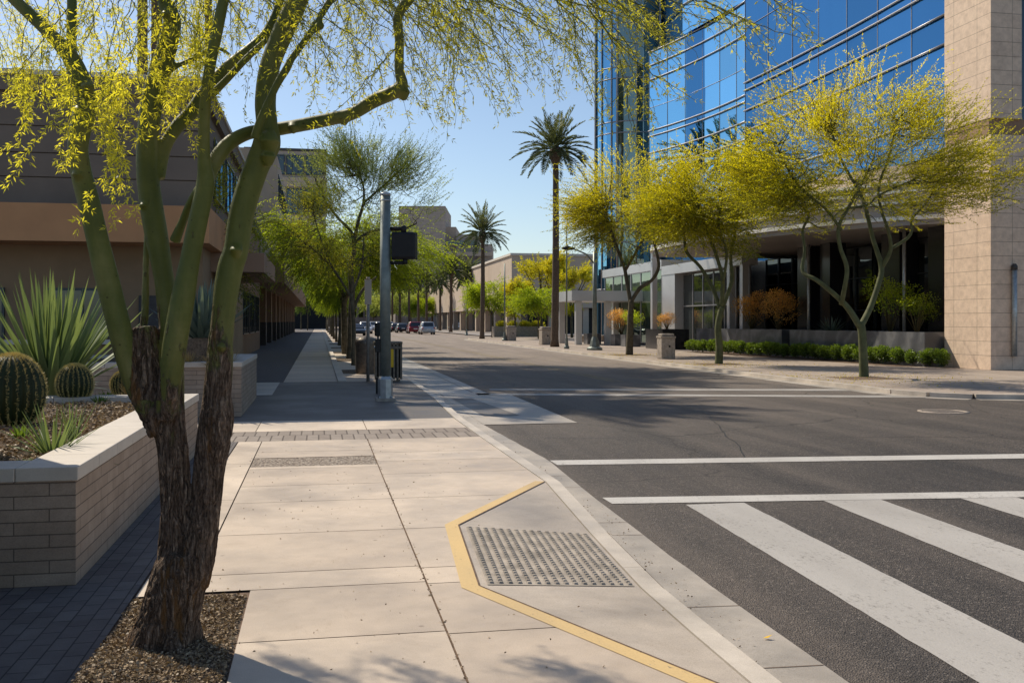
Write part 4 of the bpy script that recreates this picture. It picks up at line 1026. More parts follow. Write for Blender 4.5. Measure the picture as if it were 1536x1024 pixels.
build_tree('street_tree', 'weeping bright green street tree just left behind the tallest one', 'tree', PG(518, 530), [lpx(L, d5) for L in T5],
           [ell(515, 385, 72, 58, d5, 0, 2.4, 3), ell(450, 350, 52, 42, d5, 0, 1.6, .7), ell(548, 375, 52, 60, d5, 0, 2, 1.5), ell(612, 380, 50, 66, d5, 0, 1.7, 1.6)], 150, 3600, .095, 'leaf_bright', tlen=(.8, 1.7), upw=.0, droop=.2, seed=14, lower=2.9, step=.065, group='street trees on the left sidewalk')
# tree whose loose crown hangs over the left buildings
d6 = 30.
T6 = [[(228, 560, 9), (232, 500, 8), (236, 450, 8), (245, 400, 7), (262, 370, 6)], [(262, 372, 6), (270, 330, 5), (272, 290, 4), (268, 250, 3)], [(262, 370, 6), (300, 345, 4, .5), (340, 320, 3, .6)], [(262, 372, 6), (285, 410, 3), (300, 430, 3)]]
d6 = 24.
build_tree('young_palo_verde', 'slender palo verde growing behind the big trunk beside the left building', 'tree', PG(300, 549), [lpx([(p[0]+45, p[1], p[2]*.8) + tuple(p[3:]) for p in L], d6) for L in T6],
           [ell(300, 300, 60, 85, d6, 0, 1.0, 2), ell(345, 370, 35, 60, d6, 0, .9, 1)], 60, 800, .05, 'leaf_palo', 'tree_bark_green', tlen=(.3, .8), upw=.25, droop=.03, seed=16, step=.06)
d7 = 36.
T7 = [[PG(455, 533.0), 0]]
b7 = P3(430, 400, d7); bx7 = Vector((.95, 39.5, 0))
p0 = Vector((1.25, 37.0, 0))
L7 = [[(p0, .09), (p0+Vector((0, 0, 1.5)), .08), (p0+Vector((-.1, 0, 2.6)), .07)], [(p0+Vector((-.1, 0, 2.5)), .05), (p0+Vector((-.8, 0, 3.6)), .04), (p0+Vector((-1.7, -.2, 4.4)), .025)], [(p0+Vector((-.1, 0, 2.5)), .05), (p0+Vector((.3, .3, 3.6)), .04), (p0+Vector((.4, .5, 4.8)), .025)], [(p0+Vector((-.8, 0, 3.6)), .03), (p0+Vector((-1.3, .3, 5.0)), .02), (p0+Vector((-1.5, .3, 6.0)), .015)]]
build_tree('street_tree', 'yellow green street tree leaning over the walkway nearest the left building', 'tree', p0, L7,
           [(p0+Vector((-1.6, 0, 4.9)), (1.4, 1.4, 1.3), 2), (p0+Vector((-1.0, 0, 6.1)), (.9, .9, .8), .8), (p0+Vector((-.4, 0, 4.2)), (1.2, 1.2, .9), 1)], 100, 1100, .065, 'leaf_palo', tlen=(.4, 1.1), upw=.15, droop=.07, seed=18, lower=2.6, step=.06, group='street trees on the left sidewalk')
# row of copies farther on
def local_tree(name, label, h, rad, nbr, ntw, leafL, mat, bark, seed, droop=.12, upw=.15, step=.09, trunkh=.42, group=None, wide=1.0, r0=.12):
    r = random.Random(seed); th_ = h*trunkh; L = [[(Vector((0, 0, -.05)), r0), (Vector((.05, 0, th_*.5)), r0*.8), (Vector((0, .05, th_)), r0*.7)]]
    for k in range(5):
        a = k*1.256+r.random(); L.append([(Vector((0, .05, th_*.95)), r0*.5), (Vector((math.cos(a)*rad*.3, math.sin(a)*rad*.3, th_+(h-th_)*.35)), r0*.35), (Vector((math.cos(a)*rad*.65, math.sin(a)*rad*.65, th_+(h-th_)*.7)), r0*.15)])
    cz = th_+(h-th_)*.52
    return build_tree(name, label, 'tree', (0, 0, 0), L, [(Vector((0, 0, cz)), (rad*wide, rad*wide, (h-th_)*.5), 1), (Vector((rad*.3, 0, cz+(h-th_)*.2)), (rad*.6, rad*.6, (h-th_)*.35), .4)], nbr, ntw, leafL, mat, bark, tlen=(.4*rad/2, 1.0*rad/2), upw=upw, droop=droop, step=step, seed=seed, lower=th_*.75, group=group)
row = local_tree('street_tree', 'green street tree, third in the left row beyond the signal pole', 6.6, 2.1, 60, 1300, .11, 'leaf_bright', 'tree_bark', 21, droop=.2, upw=0, group='street trees on the left sidewalk')
row.location = (1.35, 58.5, 0)
nth = ['fourth', 'fifth', 'sixth', 'seventh', 'eighth', 'ninth', 'tenth']
for i, (y, s) in enumerate(((68, 1.0), (79, .95), (92, 1.05), (108, 1), (126, 1), (148, 1.1), (175, 1.1))):
    dup(row, (1.35, y, 0), i*1.7, f'green street tree, {nth[i]} in the left row beyond the signal pole', s)
# trees past the road end and beyond on the right side of the left row
rt = local_tree('street_tree', 'broad round green tree behind the low planter wall near the thin palm', 5.6, 2.9, 80, 2200, .15, 'leaf_bright', 'tree_bark', 23, droop=.08, upw=.1, wide=1.05)
p = PG(724, 505); rt.location = (p.x+1.0, p.y, 0)
p = PG(808, 508); dup(rt, (p.x, p.y, 0), 2.2, 'round green tree between the golden tree and the tall palm', .82)
p = PG(640, 493); dup(rt, (p.x, p.y, 0), 1.1, 'hazy round green tree left of the parked silver car', 1.2)
yt = local_tree('golden_tree', 'bright golden autumn tree directly left of the tall palm trunk', 5.6, 1.8, 50, 620, .17, 'leaf_yellow', 'tree_bark', 25, droop=.0, upw=.4)
p = PG(772, 506); yt.location = (p.x, p.y, 0); yt['label'] = 'bright golden autumn tree just right of the round green tree'
p = PG(812, 505.5); dup(yt, (p.x, p.y, 0), 1.0, 'taller golden autumn tree behind the tall palm, on its left', 1.45)
p = PG(858, 506); dup(yt, (p.x, p.y, 0), 2.0, 'golden autumn tree right of the tall palm by the flat canopy', 1.25)

# ------------------------------------------------------------------ palms
def palm(label, base, h, rad, cr, seed, nfr=44, scale=1.0):
    th = thing('palm_tree', label, 'palm tree', base); B = Vector(base); r = random.Random(seed)
    g = MB(); n = 26; pts = []; rr = []
    for i in range(n+1):
        t = i/n; pts.append(B+Vector((.08*math.sin(t*2.4), 0, h*t-.02))); rr.append(rad*(1.25 if i == 0 else (1-.28*t))*(1+.05*(i % 2)))
    g.tube(pts, rr, 12); g.build('trunk', 'palm_bark', th)
    top = pts[-1]
    g = MB(); g.lathe([(rad*.75, top.z-.75), (rad*1.35, top.z-.5), (rad*1.7, top.z-.1), (rad*1.3, top.z+.3), (.03, top.z+.5)], top.x, top.y, 14, rmod=lambda t, z: 1+.08*math.sin(t*7+z*20)); g.build('boot', 'palm_bark', th)
    top = top+Vector((0, 0, .1)); P = []; D = []; L = []; T = []; g = MB()
    for k in range(nfr):
        f = (k+.5)/nfr; az = k*2.39996; el = 1.42-1.72*f**1.1+r.uniform(-.1, .1)
        d = Vector((math.cos(az)*math.cos(el), math.sin(az)*math.cos(el), math.sin(el))); p = top.copy(); pt = [p.copy()]; ln = cr*r.uniform(.85, 1.12); seg = 11
        for i in range(seg):
            d = (d+Vector((0, 0, -.055-.06*f))).normalized(); p = p+d*ln/seg; pt.append(p.copy())
        g.tube(pt, [.028*scale*(1-.8*i/seg) for i in range(seg+1)], 4, True, False)
        for i in range(2, seg):
            a, b = pt[i], pt[i+1]; dd = (b-a).normalized(); sd_ = dd.cross(Vector((0, 0, 1))); sd_ = sd_.normalized() if sd_.length > .05 else Vector((1, 0, 0)); s = i/seg
            up = sd_.cross(dd)
            for q in range(5):
                c = a.lerp(b, q/5)
                for sg in (-1, 1):
                    P.append(c); D.append(dd*.75+sd_*sg*.75+up*.25+Vector((r.gauss(0, .07), r.gauss(0, .07), r.gauss(0, .07)-.1))); L.append(cr*.2*math.sin(math.pi*min(1, s*.8+.22))**.6); T.append(.75-.7*f+r.uniform(-.2, .2))
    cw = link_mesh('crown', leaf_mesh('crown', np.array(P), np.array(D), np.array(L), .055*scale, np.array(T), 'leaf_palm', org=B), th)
    g.build('frond_stalks', 'leaf_palm', th, tints=[.5]*len(g.f))
    return th
palm('tall palm with slender dark trunk beside the glass tower', tuple(PG(832, 520)), 12.3, .24, 2.75, 1, 46)
palm('medium palm in front of the stepped office block', tuple(PG(723, 508)), 9.6, .22, 2.9, 2, 42)
for k_, (x_, y_, h_, lb_) in enumerate(((-6.0, 36, 18.2, 'very tall palm added behind the siding building to shade the road, crown out of view'), (-6.9, 44.6, 20.5, 'very tall palm added by the glass atrium to shade the road, second from the street, crown out of view'), (-5.0, 47.2, 22, 'very tall palm added by the atrium nearest the street to shade the road, crown out of view'), (-7.9, 52.3, 24.5, 'very tall palm added by the low link wing to shade the road, crown out of view'), (-5.85, 55.2, 27, 'tallest palm added by the low link wing to shade the road, crown out of view'))):  # palms added to cast shade on the road, crowns kept above the frame
    palm(lb_, (x_, y_, 0), h_, .2, 3.9, 60+k_, 54, 1.6)
fp = palm('hazy palm left of the medium palm, the nearest of the distant ones', (0, 0, 0), 9.0, .26, 3.6, 3, 34, 2.0)
def pal_at(u, d): q = P3(u, V0, d); return (q.x, q.y, 0)
fp.location = pal_at(676, 150)
for i, (u, d, s, lb) in enumerate(((700, 165, 1.0, 'hazy distant palm directly behind the thin trunk of the medium palm'), (660, 175, .9, 'distant palm above the silver parked car'), (640, 190, 1.0, 'distant palm left of the silver parked car, right one of a pair'), (628, 195, 1.05, 'distant palm above the red parked car'), (614, 210, 1.1, 'distant palm above the black parked cars'), (600, 225, 1.15, 'distant palm just right of the signal pole'), (648, 230, 1.0, 'faint distant palm between two nearer ones over the parked cars'), (588, 240, 1.1, 'faint distant palm half hidden behind the signal pole'))):
    dup(fp, pal_at(u, d), i*.9, lb, s)

# ================================================================== LEFT BUILDINGS
def window(parent, x0, x1, y0, y1, z0, z1, axis, glass='glass_dark', frame='mullion_dark', name='window', fw=.05, nm=0, fr=True):
    """framed window: axis 'y' = faces -y at y0; axis 'x' = faces x side between x0,x1"""
    if fr:
        g = MB()
        if axis == 'y':
            g.box(x0, x1, y0, y1, z0, z0+fw); g.box(x0, x1, y0, y1, z1-fw, z1); g.box(x0, x0+fw, y0, y1, z0+fw, z1-fw); g.box(x1-fw, x1, y0, y1, z0+fw, z1-fw)
            for k in range(nm): xx = x0+(x1-x0)*(k+1)/(nm+1); g.box(xx-fw*.4, xx+fw*.4, y0, y1, z0+fw, z1-fw)
        else:
            g.box(x0, x1, y0, y1, z0, z0+fw); g.box(x0, x1, y0, y1, z1-fw, z1); g.box(x0, x1, y0, y0+fw, z0+fw, z1-fw); g.box(x0, x1, y1-fw, y1, z0+fw, z1-fw)
            for k in range(nm): yy = y0+(y1-y0)*(k+1)/(nm+1); g.box(x0, x1, yy-fw*.4, yy+fw*.4, z0+fw, z1-fw)
        f = g.build(name, frame, parent)
    else: f = parent
    g = MB(); m = .4
    if axis == 'y': g.box(x0+.002, x1-.002, y0+(y1-y0)*m, y0+(y1-y0)*m+.02, z0+.002, z1-.002)
    else: g.box(x0+(x1-x0)*m, x0+(x1-x0)*m+.02, y0+.002, y1-.002, z0+.002, z1-.002)
    g.build('pane', glass, f)
    return f
b1 = thing('office_building', 'low brown building with grey siding boards and an orange fascia band behind the planters', 'building', (-8, 28, 0))
XR = -2.45
g = MB(); g.box(-26, XR, 22.4, 34, 0, 3.2); g.build('ground_floor_wall', 'stucco_tan', b1)
g = MB()
for a, b in ((3.95, 4.55), (4.575, 5.05), (5.075, 5.6), (5.625, 6.3)): g.box(-26, XR+.001, 22.0, 34, a, b)
g.box(-25.9, XR-.03, 22.06, 33.9, 3.95, 6.5); g.build('siding', 'stucco_grey', b1)
g = MB(); g.box(-26, XR+.25, 21.25, 34.1, 3.2, 3.95); g.build('fascia', 'stucco_orange', b1)
g = MB(); g.box(-26, XR+.12, 21.85, 34.1, 6.3, 6.62); g.build('parapet', 'stucco_grey', b1)
g = MB(); g.box(-26.1, XR+.16, 21.8, 34.15, 6.62, 6.72); g.build('parapet_cap', 'pale_trim', b1)
g = MB(); g.prism([(XR, 24), (-1.25, 24), (-1.25, 30), (XR, 31.5)], 2.75, 3.19); g.build('canopy', 'stucco_brown', b1)
window(b1, -5.6, -4.15, 22.34, 22.42, 1.25, 2.3, 'y', nm=1)
window(b1, -8.4, -6.4, 22.34, 22.42, 1.25, 2.3, 'y', nm=1)
g = MB(); g.box(-3.75, -3.05, 22.33, 22.41, 0, 2.15); g.build('door', 'dark_base', b1)
g = MB(); g.box(-8.5, -4.1, 22.28, 22.4, 1.12, 1.22); g.build('sill', 'pale_trim', b1)
for k in range(3):
    window(b1, XR-.02, XR+.06, 24.6+3*k, 26.9+3*k, 4.5, 5.9, 'x', glass='glass_blue_deep', nm=1)
# glass atrium behind
b2 = thing('glass_atrium', 'angular glass atrium rising behind the brown building', 'building', (-7, 42, 0))
g = MB(); g.prism([(-12, 37), (-5.2, 37), (-3.9, 42), (-4.9, 50), (-12, 50)], 0, 3.2); g.build('base', 'stucco_tan', b2)
g = MB(); g.prism([(-11.8, 37.2), (-5.3, 37.2), (-4.1, 42), (-5.0, 49.8), (-11.8, 49.8)], 3.2, 9.4); g.build('glazing', 'glass_blue', b2)
g = MB(); g.prism([(-12.1, 36.9), (-5.1, 36.9), (-3.75, 42), (-4.8, 50.1), (-12.1, 50.1)], 9.4, 10.1); g.build('roof', 'stucco_brown', b2)
g = MB()
for (a, b) in (((-5.25, 37.1), (-4.05, 42)), ((-4.05, 42), (-4.95, 49.9)), ((-11.8, 37.1), (-5.25, 37.1))):
    for k in range(5):
        p = Vector(a).lerp(Vector(b), k/4); q = Vector(a).lerp(Vector(b), min(1, (k+1)/4))
        g.tube([(p.x, p.y, 3.2), (p.x, p.y, 9.4)], .05, 4)
        g.tube([(p.x, p.y, 3.2+1.5*(k % 2)), (q.x, q.y, 9.4)], .035, 4)
g.build('mullions', 'mullion', b2)
# arcade building
b3 = thing('arcade_building', 'long brown building with a dark ground floor arcade along the shaded walkway', 'building', (-8, 90, 0))
YA = 60.5
g = MB(); g.box(-16, -2.0, YA, 160, 3.9, 5.45); g.build('fascia', 'stucco_brown', b3)
g = MB(); g.box(-16, -3.6, YA+1.5, 160, 5.45, 7.6); g.build('upper_wall', 'stucco_grey', b3)
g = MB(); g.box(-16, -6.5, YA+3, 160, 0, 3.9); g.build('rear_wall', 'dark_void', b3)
g = MB(); g.box(-7.5, -4.4, YA+.3, YA+1.5, 0, 3.9); g.build('end_wall', 'stucco_brown', b3)
for k in range(12):
    y = YA+.4+8.2*k
    g = MB(); g.box(-4.4, -3.5, y, y+1.1, 1.55, 3.9); cl = g.build('column', 'stucco_brown', b3)
    g = MB(); g.box(-4.42, -3.48, y-.02, y+1.12, 0, 1.55); g.build('column_base', 'dark_base', cl)
for k in range(9):
    window(b3, -3.62, -3.55, YA+3+9*k, YA+9+9*k, 5.9, 7.1, 'x', nm=3)
# angular grey block stepping up near
b4 = thing('stepped_building', 'grey brown office wing with a chamfered bay above the arcade', 'building', (-6, 70, 0))
g = MB(); g.prism([(-16, 63), (-4.2, 63), (-2.6, 66), (-2.6, 84), (-16, 84)], 5.47, 12.2); g.build('wall', 'stucco_light', b4)
for k in range(2):
    for j in range(3): window(b4, -2.63, -2.55, 67+5.4*j, 71.5+5.4*j, 6.6+2.8*k, 8.4+2.8*k, 'x', nm=2)
    window(b4, -14+.0, -5, 62.93, 63.0, 6.6+2.8*k, 8.4+2.8*k, 'y', nm=5)
# tall block at end of walkway
b5 = thing('office_tower', 'tall square tan office block with dark window bands beyond the walkway', 'building', (-8, 235, 0))
g = MB(); g.box(-16, 1.6, 228, 250, 0, 39.5); g.build('wall', 'tower_stone', b5)
for (z0, z1) in ((34.2, 38.6), (25.5, 31.2), (18.5, 23), (12, 16)):
    for j in range(4):
        window(b5, -15.5+4.2*j, -11.6+4.2*j, 227.7, 228.05, z0, z1, 'y', nm=2, fw=.25, glass='glass_dark')
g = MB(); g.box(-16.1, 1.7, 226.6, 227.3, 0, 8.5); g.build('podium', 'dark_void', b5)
g = MB(); g.box(-16.2, 1.8, 227.4, 250.2, 31.5, 33.6); g.build('spandrel_band', 'stucco_light', b5)
g = MB(); g.box(-16.2, 1.8, 227.8, 250.2, 39.5, 40.1); g.build('roof_cap', 'dark_base', b5)

# offscreen box added only so its shadow falls over the near pavers
cb = thing('low_shade_block', 'unseen green grey box added before the near planter to shade the pavers', 'shade blocker', (-2.6, 5.3, 0))
g = MB(); g.bevbox(-3.4, -2.02, 4.0, 6.0, .1, 1.75, .03); g.build('body', 'galvanised', cb)
g = MB(); g.box(-3.5, -1.98, 3.9, 6.1, 0, .1); g.build('plinth', 'bin_concrete', cb)
mp = thing('tall_shade_block', 'unseen plain tan stone block added in the near planter to shade the pavers', 'pylon', (-3.1, 7.4, .6))  # unseen block added to throw shade on the pavers and front coping
g = MB(); g.box(-3.8, -2.5, 6.75, 8.0, .6, 2.5); g.build('shaft', 'wall_block', mp)
g = MB(); g.bevbox(-3.84, -2.46, 6.71, 8.04, 2.5, 2.58, .01); g.build('cap', 'coping_stone', mp)
bw = thing('link_wing', 'plain low brown wing joining the siding building to the arcade', 'building', (-8, 47, 0))
g = MB(); g.box(-15, -3.4, 37.6, 60.4, 0, 6.4); g.build('wall', 'stucco_brown', bw)
g = MB(); g.box(-15, -3.3, 37.55, 60.45, 6.4, 6.9); g.build('parapet', 'stucco_grey', bw)
for k in range(5): window(bw, -3.42, -3.34, 38.5+4.3*k, 41.8+4.3*k, 1.0, 3.0, 'x', nm=2)

# ================================================================== RIGHT GLASS BUILDING
gb = thing('glass_office_building', 'large curved blue glass office building with silver bands and canopy', 'building', (26, 46, 0))
def fpt(a, b, t, bow):
    a = Vector(a); b = Vector(b); d = (b-a).normalized(); n = Vector((-d.y, d.x)); return a.lerp(b, t)-n*bow*4*t*(1-t)
def facade(a, b, ncol, levels, mat, top, dark_rows=(), tilt=.0022, seed=5, bow=0.0):
    """curtain wall between plan points a (near) and b (far); one panel object per cell"""
    r = random.Random(seed)
    for i in range(ncol):
        p = fpt(a, b, i/ncol, bow); q = fpt(a, b, (i+1)/ncol, bow); d = (q-p).normalized(); n = Vector((-d.y, d.x))
        for j in range(len(levels)-1):
            z0, z1 = levels[j], levels[j+1]
            t1, t2 = r.gauss(0, tilt), r.gauss(0, tilt)
            w = (q-p).length; hz = z1-z0; vs = []
            for (s, t) in ((0, 0), (1, 0), (1, 1), (0, 1)):
                o = n*((s-.5)*w*t1+(t-.5)*hz*t2); x = p.lerp(q, s)+o
                vs.append((x.x, x.y, z0+.004+(hz-.008)*t))
            g = MB(); g.poly(vs[::-1]); g.build('glass_panel', mat, gb)
LV = [7.6, 9.0, 11.45, 12.5, 13.55, 13.95, 16.8, 19.0, 20.1, 21.2, 21.6, 24.4, 27.5]
fa, fb = (21.9, 31.8), (21.75, 48.7)
BW1, BW2 = .22, .42
facade(fa, fb, 7, LV, 'glass_blue_deep', 27, seed=5, bow=BW1)
fc, fe = (22.2, 48.75), (20.45, 60.2)
LV2 = [7.6, 9.0, 11.2, 12.15, 13.2, 13.55, 15.0, 16.75, 17.65, 18.5]
facade(fc, fe, 6, LV2, 'glass_blue', 18.5, seed=9, bow=BW2)
# taller set-back bay over the far wing
fd = Vector(fc).lerp(Vector(fe), .66)
facade((22.25, 48.8), (fd.x+.15, fd.y), 4, [18.55, 20.3, 22, 24.5, 27.5], 'glass_blue', 27, seed=10)
g = MB()
g.prism([(22.5, 31.9), (22.6, 40), (22.4, 48.7), (22.8, 48.8), (fd.x+.35, fd.y), (30, fd.y+.5), (30, 31.9)], 7.6, 27.4)
g.prism([(22.9, 48.9), (22.4, 54), (21.2, 60.1), (32, 61.5), (32, 48.9)], 7.6, 18.45); g.build('core_wall', 'glass_blue_deep', gb)
def bands(a, b, zs, off, hh, mat, name='band', bow=0.0):
    for z in zs:
        g = MB(); A = Vector(a); Bv = Vector(b); d = (Bv-A).normalized(); n = Vector((-d.y, d.x))
        g.tube([(q_.x+n.x*off, q_.y+n.y*off, z) for q_ in [fpt(a, b, k_/8, bow) for k_ in range(9)]], hh, 6, True)
        g.build(name, mat, gb)
bands(fa, fb, [9.0, 11.45, 12.5, 13.55, 13.95, 19.0, 20.1, 21.2, 21.6, 24.4], .08, .042, 'mullion', bow=BW1)
bands(fa, fb, [16.8], .02, .016, 'mullion', bow=BW1)
bands(fc, fe, [9.0, 11.2, 12.15, 13.2, 13.55, 16.75, 17.65, 18.5], .08, .042, 'mullion', bow=BW2)
bands(fc, fe, [15.0], .02, .016, 'mullion', bow=BW2); bands((22.25, 48.8), (fd.x+.15, fd.y), [20.3, 22, 24.5], .08, .05, 'mullion')
for (a, b, n, z1, bow) in ((fa, fb, 7, 27.5, BW1), (fc, fe, 6, 18.5, BW2)):
    for i in range(n+1):
        p = fpt(a, b, i/n, bow); g = MB(); g.box(p.x-.02, p.x+.02, p.y-.014, p.y+.014, 7.6, z1); g.build('mullion', 'mullion', gb)
g = MB(); g.box(21.76, 22.3, 48.705, 48.745, 7.6, 27.4); g.build('corner_fin', 'glass_blue', gb)
# far side return of the wing
g = MB(); g.poly([(20.45, 60.2, 7.6), (32, 61.6, 7.6), (32, 61.6, 18.5), (20.45, 60.2, 18.5)]); g.build('return_glass', 'glass_blue', gb)
# stepped silver canopy, swooping out along the street
def offs(pts, k, cx=25.5, cy=42): return [(x+(cx-x)*k, y) for x, y in pts]
CE = [(22.3, 32.6), (21.3, 33.5), (20.3, 34.9), (19.2, 36.8), (18.4, 39), (17.8, 41.8), (17.35, 45), (17.2, 48.6), (17.35, 51), (17.9, 52.6)]
inner = [(26, 52.8), (26, 31.9)]
def canopy(k, z0, z1, name, mat):
    g = MB(); pts = [(x+(26-x)*k, y) for x, y in CE]+inner; g.prism(pts, z0, z1); return g.build(name, mat, gb)
simple('bright_metal', (.85, .83, .80), .35, .3, var=.05)
canopy(.0, 5.35, 5.5, 'canopy_edge', 'bright_metal')
canopy(.02, 5.15, 5.345, 'soffit', 'soffit_metal')
canopy(.045, 5.505, 5.95, 'canopy_fascia', 'soffit_metal')
canopy(.015, 5.955, 6.07, 'canopy_lip', 'bright_metal')
canopy(.12, 6.075, 6.42-.005, 'upper_fascia', 'soffit_metal')
canopy(.16, 6.505, 6.75, 'recess_fascia', 'soffit_metal')
canopy(.08, 6.42, 6.5, 'middle_lip', 'bright_metal')
canopy(.10, 6.755, 6.85, 'upper_lip', 'bright_metal')
canopy(.30, 6.855, 7.62, 'parapet', 'stucco_light')
g = MB(); g.box(21.2, 30, 52.6, 61, 5.9, 7.58); g.build('link_fascia', 'silver_panel', gb)
# recessed dark ground floor
g = MB(); g.box(25.6, 30, 31.9, 62, -.1, 5.14); g.build('lobby_wall', 'black_granite', gb)
for i in range(13):
    y0 = 32.0+1.62*i
    window(gb, 24.9, 25.05, y0, y0+1.58, .3, 5.1, 'x', glass='glass_dark', frame='mullion_dark', nm=0, fw=.05)
g = MB()
for z in (2.1, 3.6): g.box(24.86, 24.9, 32, 53, z, z+.05)
g.build('transom', 'mullion_dark', gb)
for i, (y, mt, w) in enumerate(((33.2, 'black_granite', .9), (36.0, 'black_granite', 1.3), (41.5, 'black_granite', .9), (43.4, 'black_granite', 1.2), (52.0, 'black_granite', 1.0))):
    g = MB(); g.box(22.6, 23.4, y, y+w, 0, 5.14); g.build('pillar', mt, gb)
for y in (35.2, 42.9):
    g = MB(); g.tube([(22.3, y, 0), (22.3, y, 5.14)], .07, 10); g.build('steel_pipe', 'galvanised_light', gb)
# entrance frame
ef = thing('entrance_frame', 'silver framed entrance portal with tall glass set under the canopy', 'entrance', (22, 55, 0))
g = MB(); g.box(21.6, 22.5, 48.8, 61.2, 4.55, 5.12); g.build('lintel', 'silver_panel', ef)
for (a, b, x2) in ((48.8, 49.15, 22.0), (50.5, 50.85, 22.0), (58.9, 61.2, 22.4)):
    g = MB(); g.box(21.65, x2, a, b, 0, 4.55); g.build('pier', 'silver_panel', ef)
for k in range(5):
    window(ef, 22.2, 22.3, 50.9+1.6*k, 50.9+1.6*(k+1)-.01, .2, 4.5, 'x', glass='glass_lobby', frame='mullion', fw=.04)
g = MB(); g.box(22.12, 22.2, 50.9, 58.9, 2.5, 2.58); g.build('transom', 'mullion', ef)
window(ef, 22.2, 22.3, 49.2, 50.5, .2, 4.5, 'x', glass='glass_lobby', frame='mullion', fw=.04)

# stone pier
sp_ = thing('stone_pier', 'tall beige stone clad pier at the right corner of the glass building', 'pier', (24, 30.5, 0))
g = MB(); g.box(21.7, 30, 29.3, 31.78, 0, 7.75); g.build('base', 'pier_stone', sp_)
g = MB(); g.box(21.72, 30, 29.42, 31.77, 7.75, 8.3); g.build('recess_band', 'stucco_brown', sp_)
g = MB(); g.box(21.7, 22.85, 29.3, 31.78, 8.3, 27.5); g.build('shaft', 'pier_stone', sp_)
g = MB(); g.box(22.86, 30, 29.6, 31.7, 8.3, 27.5); g.build('side_glass', 'glass_dark', sp_)
wl = thing('wall_light', 'long vertical steel wall light mounted on the stone pier', 'wall light', (22.5, 29.2, .4))
g = MB(); g.tube([(22.5, 29.2, .45), (22.5, 29.2, 3.3)], .085, 14); g.build('tube', 'galvanised_light', wl)
g = MB(); g.tube([(22.5, 29.2, 3.3), (22.5, 29.2, 3.42), (22.5, 29.2, 3.5)], [.1, .1, .05], 14); g.tube([(22.5, 29.2, 3.2), (22.5, 29.31, 3.2)], .04, 8); g.tube([(22.5, 29.2, .7), (22.5, 29.31, .7)], .04, 8); g.build('cap', 'dark_base', wl)

# glass tower behind
gt_ = thing('glass_tower', 'tall narrow glass tower with a rounded corner behind the office wing', 'building', (24, 80, 0))
arc = []
cx, cy, rr = 25.7, 80.0, 3.2
for k in range(13): a = math.pi*1.02 + math.pi*.62*k/12; arc.append((cx+rr*math.cos(a), cy+rr*math.sin(a)))
H = 48
lv = [0.15, 4.2, 8, 8.9, 12.4, 13.3, 16.8, 17.7, 21.2, 22.1, 25.6, 26.5, 30, 31, 34.5, 38.5, 43, H]
for k in range(12):
    (x0, y0), (x1, y1) = arc[k], arc[k+1]
    for j in range(len(lv)-1):
        g = MB(); mt = 'glass_blue' if k < 5 else 'glass_green'
        g.poly([(x0, y0, lv[j]+.03), (x1, y1, lv[j]+.03), (x1, y1, lv[j+1]-.03), (x0, y0, lv[j+1]-.03)])
        if len(g.f) and (k*17+j) < 400: g.build('glass_panel', mt, gt_)
g = MB(); g.prism([(cx+(x-cx)*.96, cy+(y-cy)*.96) for x, y in arc]+[(27.55, 79), (27.55, 84), (26.9, 84)], 0, H-.1); g.build('core_wall', 'dark_base', gt_)
for k in (0, 2, 4, 5, 8, 12):
    x0, y0 = arc[k]; g = MB(); g.tube([(cx+(x0-cx)*1.02, cy+(y0-cy)*1.02, 0), (cx+(x0-cx)*1.02, cy+(y0-cy)*1.02, H)], .09 if k in (0, 5, 12) else .05, 6); g.build('mullion', 'mullion', gt_)
for z in lv[1:-1]:
    g = MB()
    g.tube([(cx+(x-cx)*1.012, cy+(y-cy)*1.012, z) for x, y in arc], .05, 5); g.build('ring_mullion', 'mullion', gt_)
simple('shaded_blue_glass', (.07, .25, .46), .35, var=.25, nscale=.3)
g = MB(); g.box(27.6, 42, 72, 88, 0, H-10); g.build('rear_wing', 'shaded_blue_glass', gt_)
g = MB()
for z in (12.4, 16.8, 21.2, 25.6, 30): g.box(27.55, 27.6, 72, 88, z, z+.08); g.box(27.6, 42, 71.95, 72, z, z+.08)
g.build('wing_band', 'mullion_dark', gt_)
# lobby block of tower
lb = thing('glass_lobby', 'low glazed lobby with silver mullions at the foot of the glass tower', 'building', (23, 68, 0))
g = MB(); g.box(21.8, 30, 61.8, 75.5, 5.0, 5.6); g.build('roof', 'silver_panel', lb)
for k in range(6):
    window(lb, 21.9, 22.0, 62+2.2*k, 62+2.2*(k+1)-.01, .1, 5.0, 'x', glass='glass_green', frame='mullion', fw=.07)
for k in range(4): window(lb, 22+2*k, 24+2*k-.01, 61.9, 61.98, .1, 5.0, 'y', glass='glass_lobby', frame='mullion', fw=.07)
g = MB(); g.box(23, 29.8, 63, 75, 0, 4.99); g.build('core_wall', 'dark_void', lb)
fcn = thing('flat_canopy', 'flat silver canopy on square posts left of the street lamp', 'canopy', (18.5, 69, 0))
g = MB(); g.box(16.9, 22, 66, 72, 3.0, 3.7); g.build('roof', 'silver_panel', fcn)
for (x, y) in ((17.3, 66.4), (17.3, 71.2), (19.4, 66.4), (21.4, 71.2)):
    g = MB(); g.box(x, x+.42, y, y+.42, 0, 3.0); g.build('post', 'silver_panel', fcn)

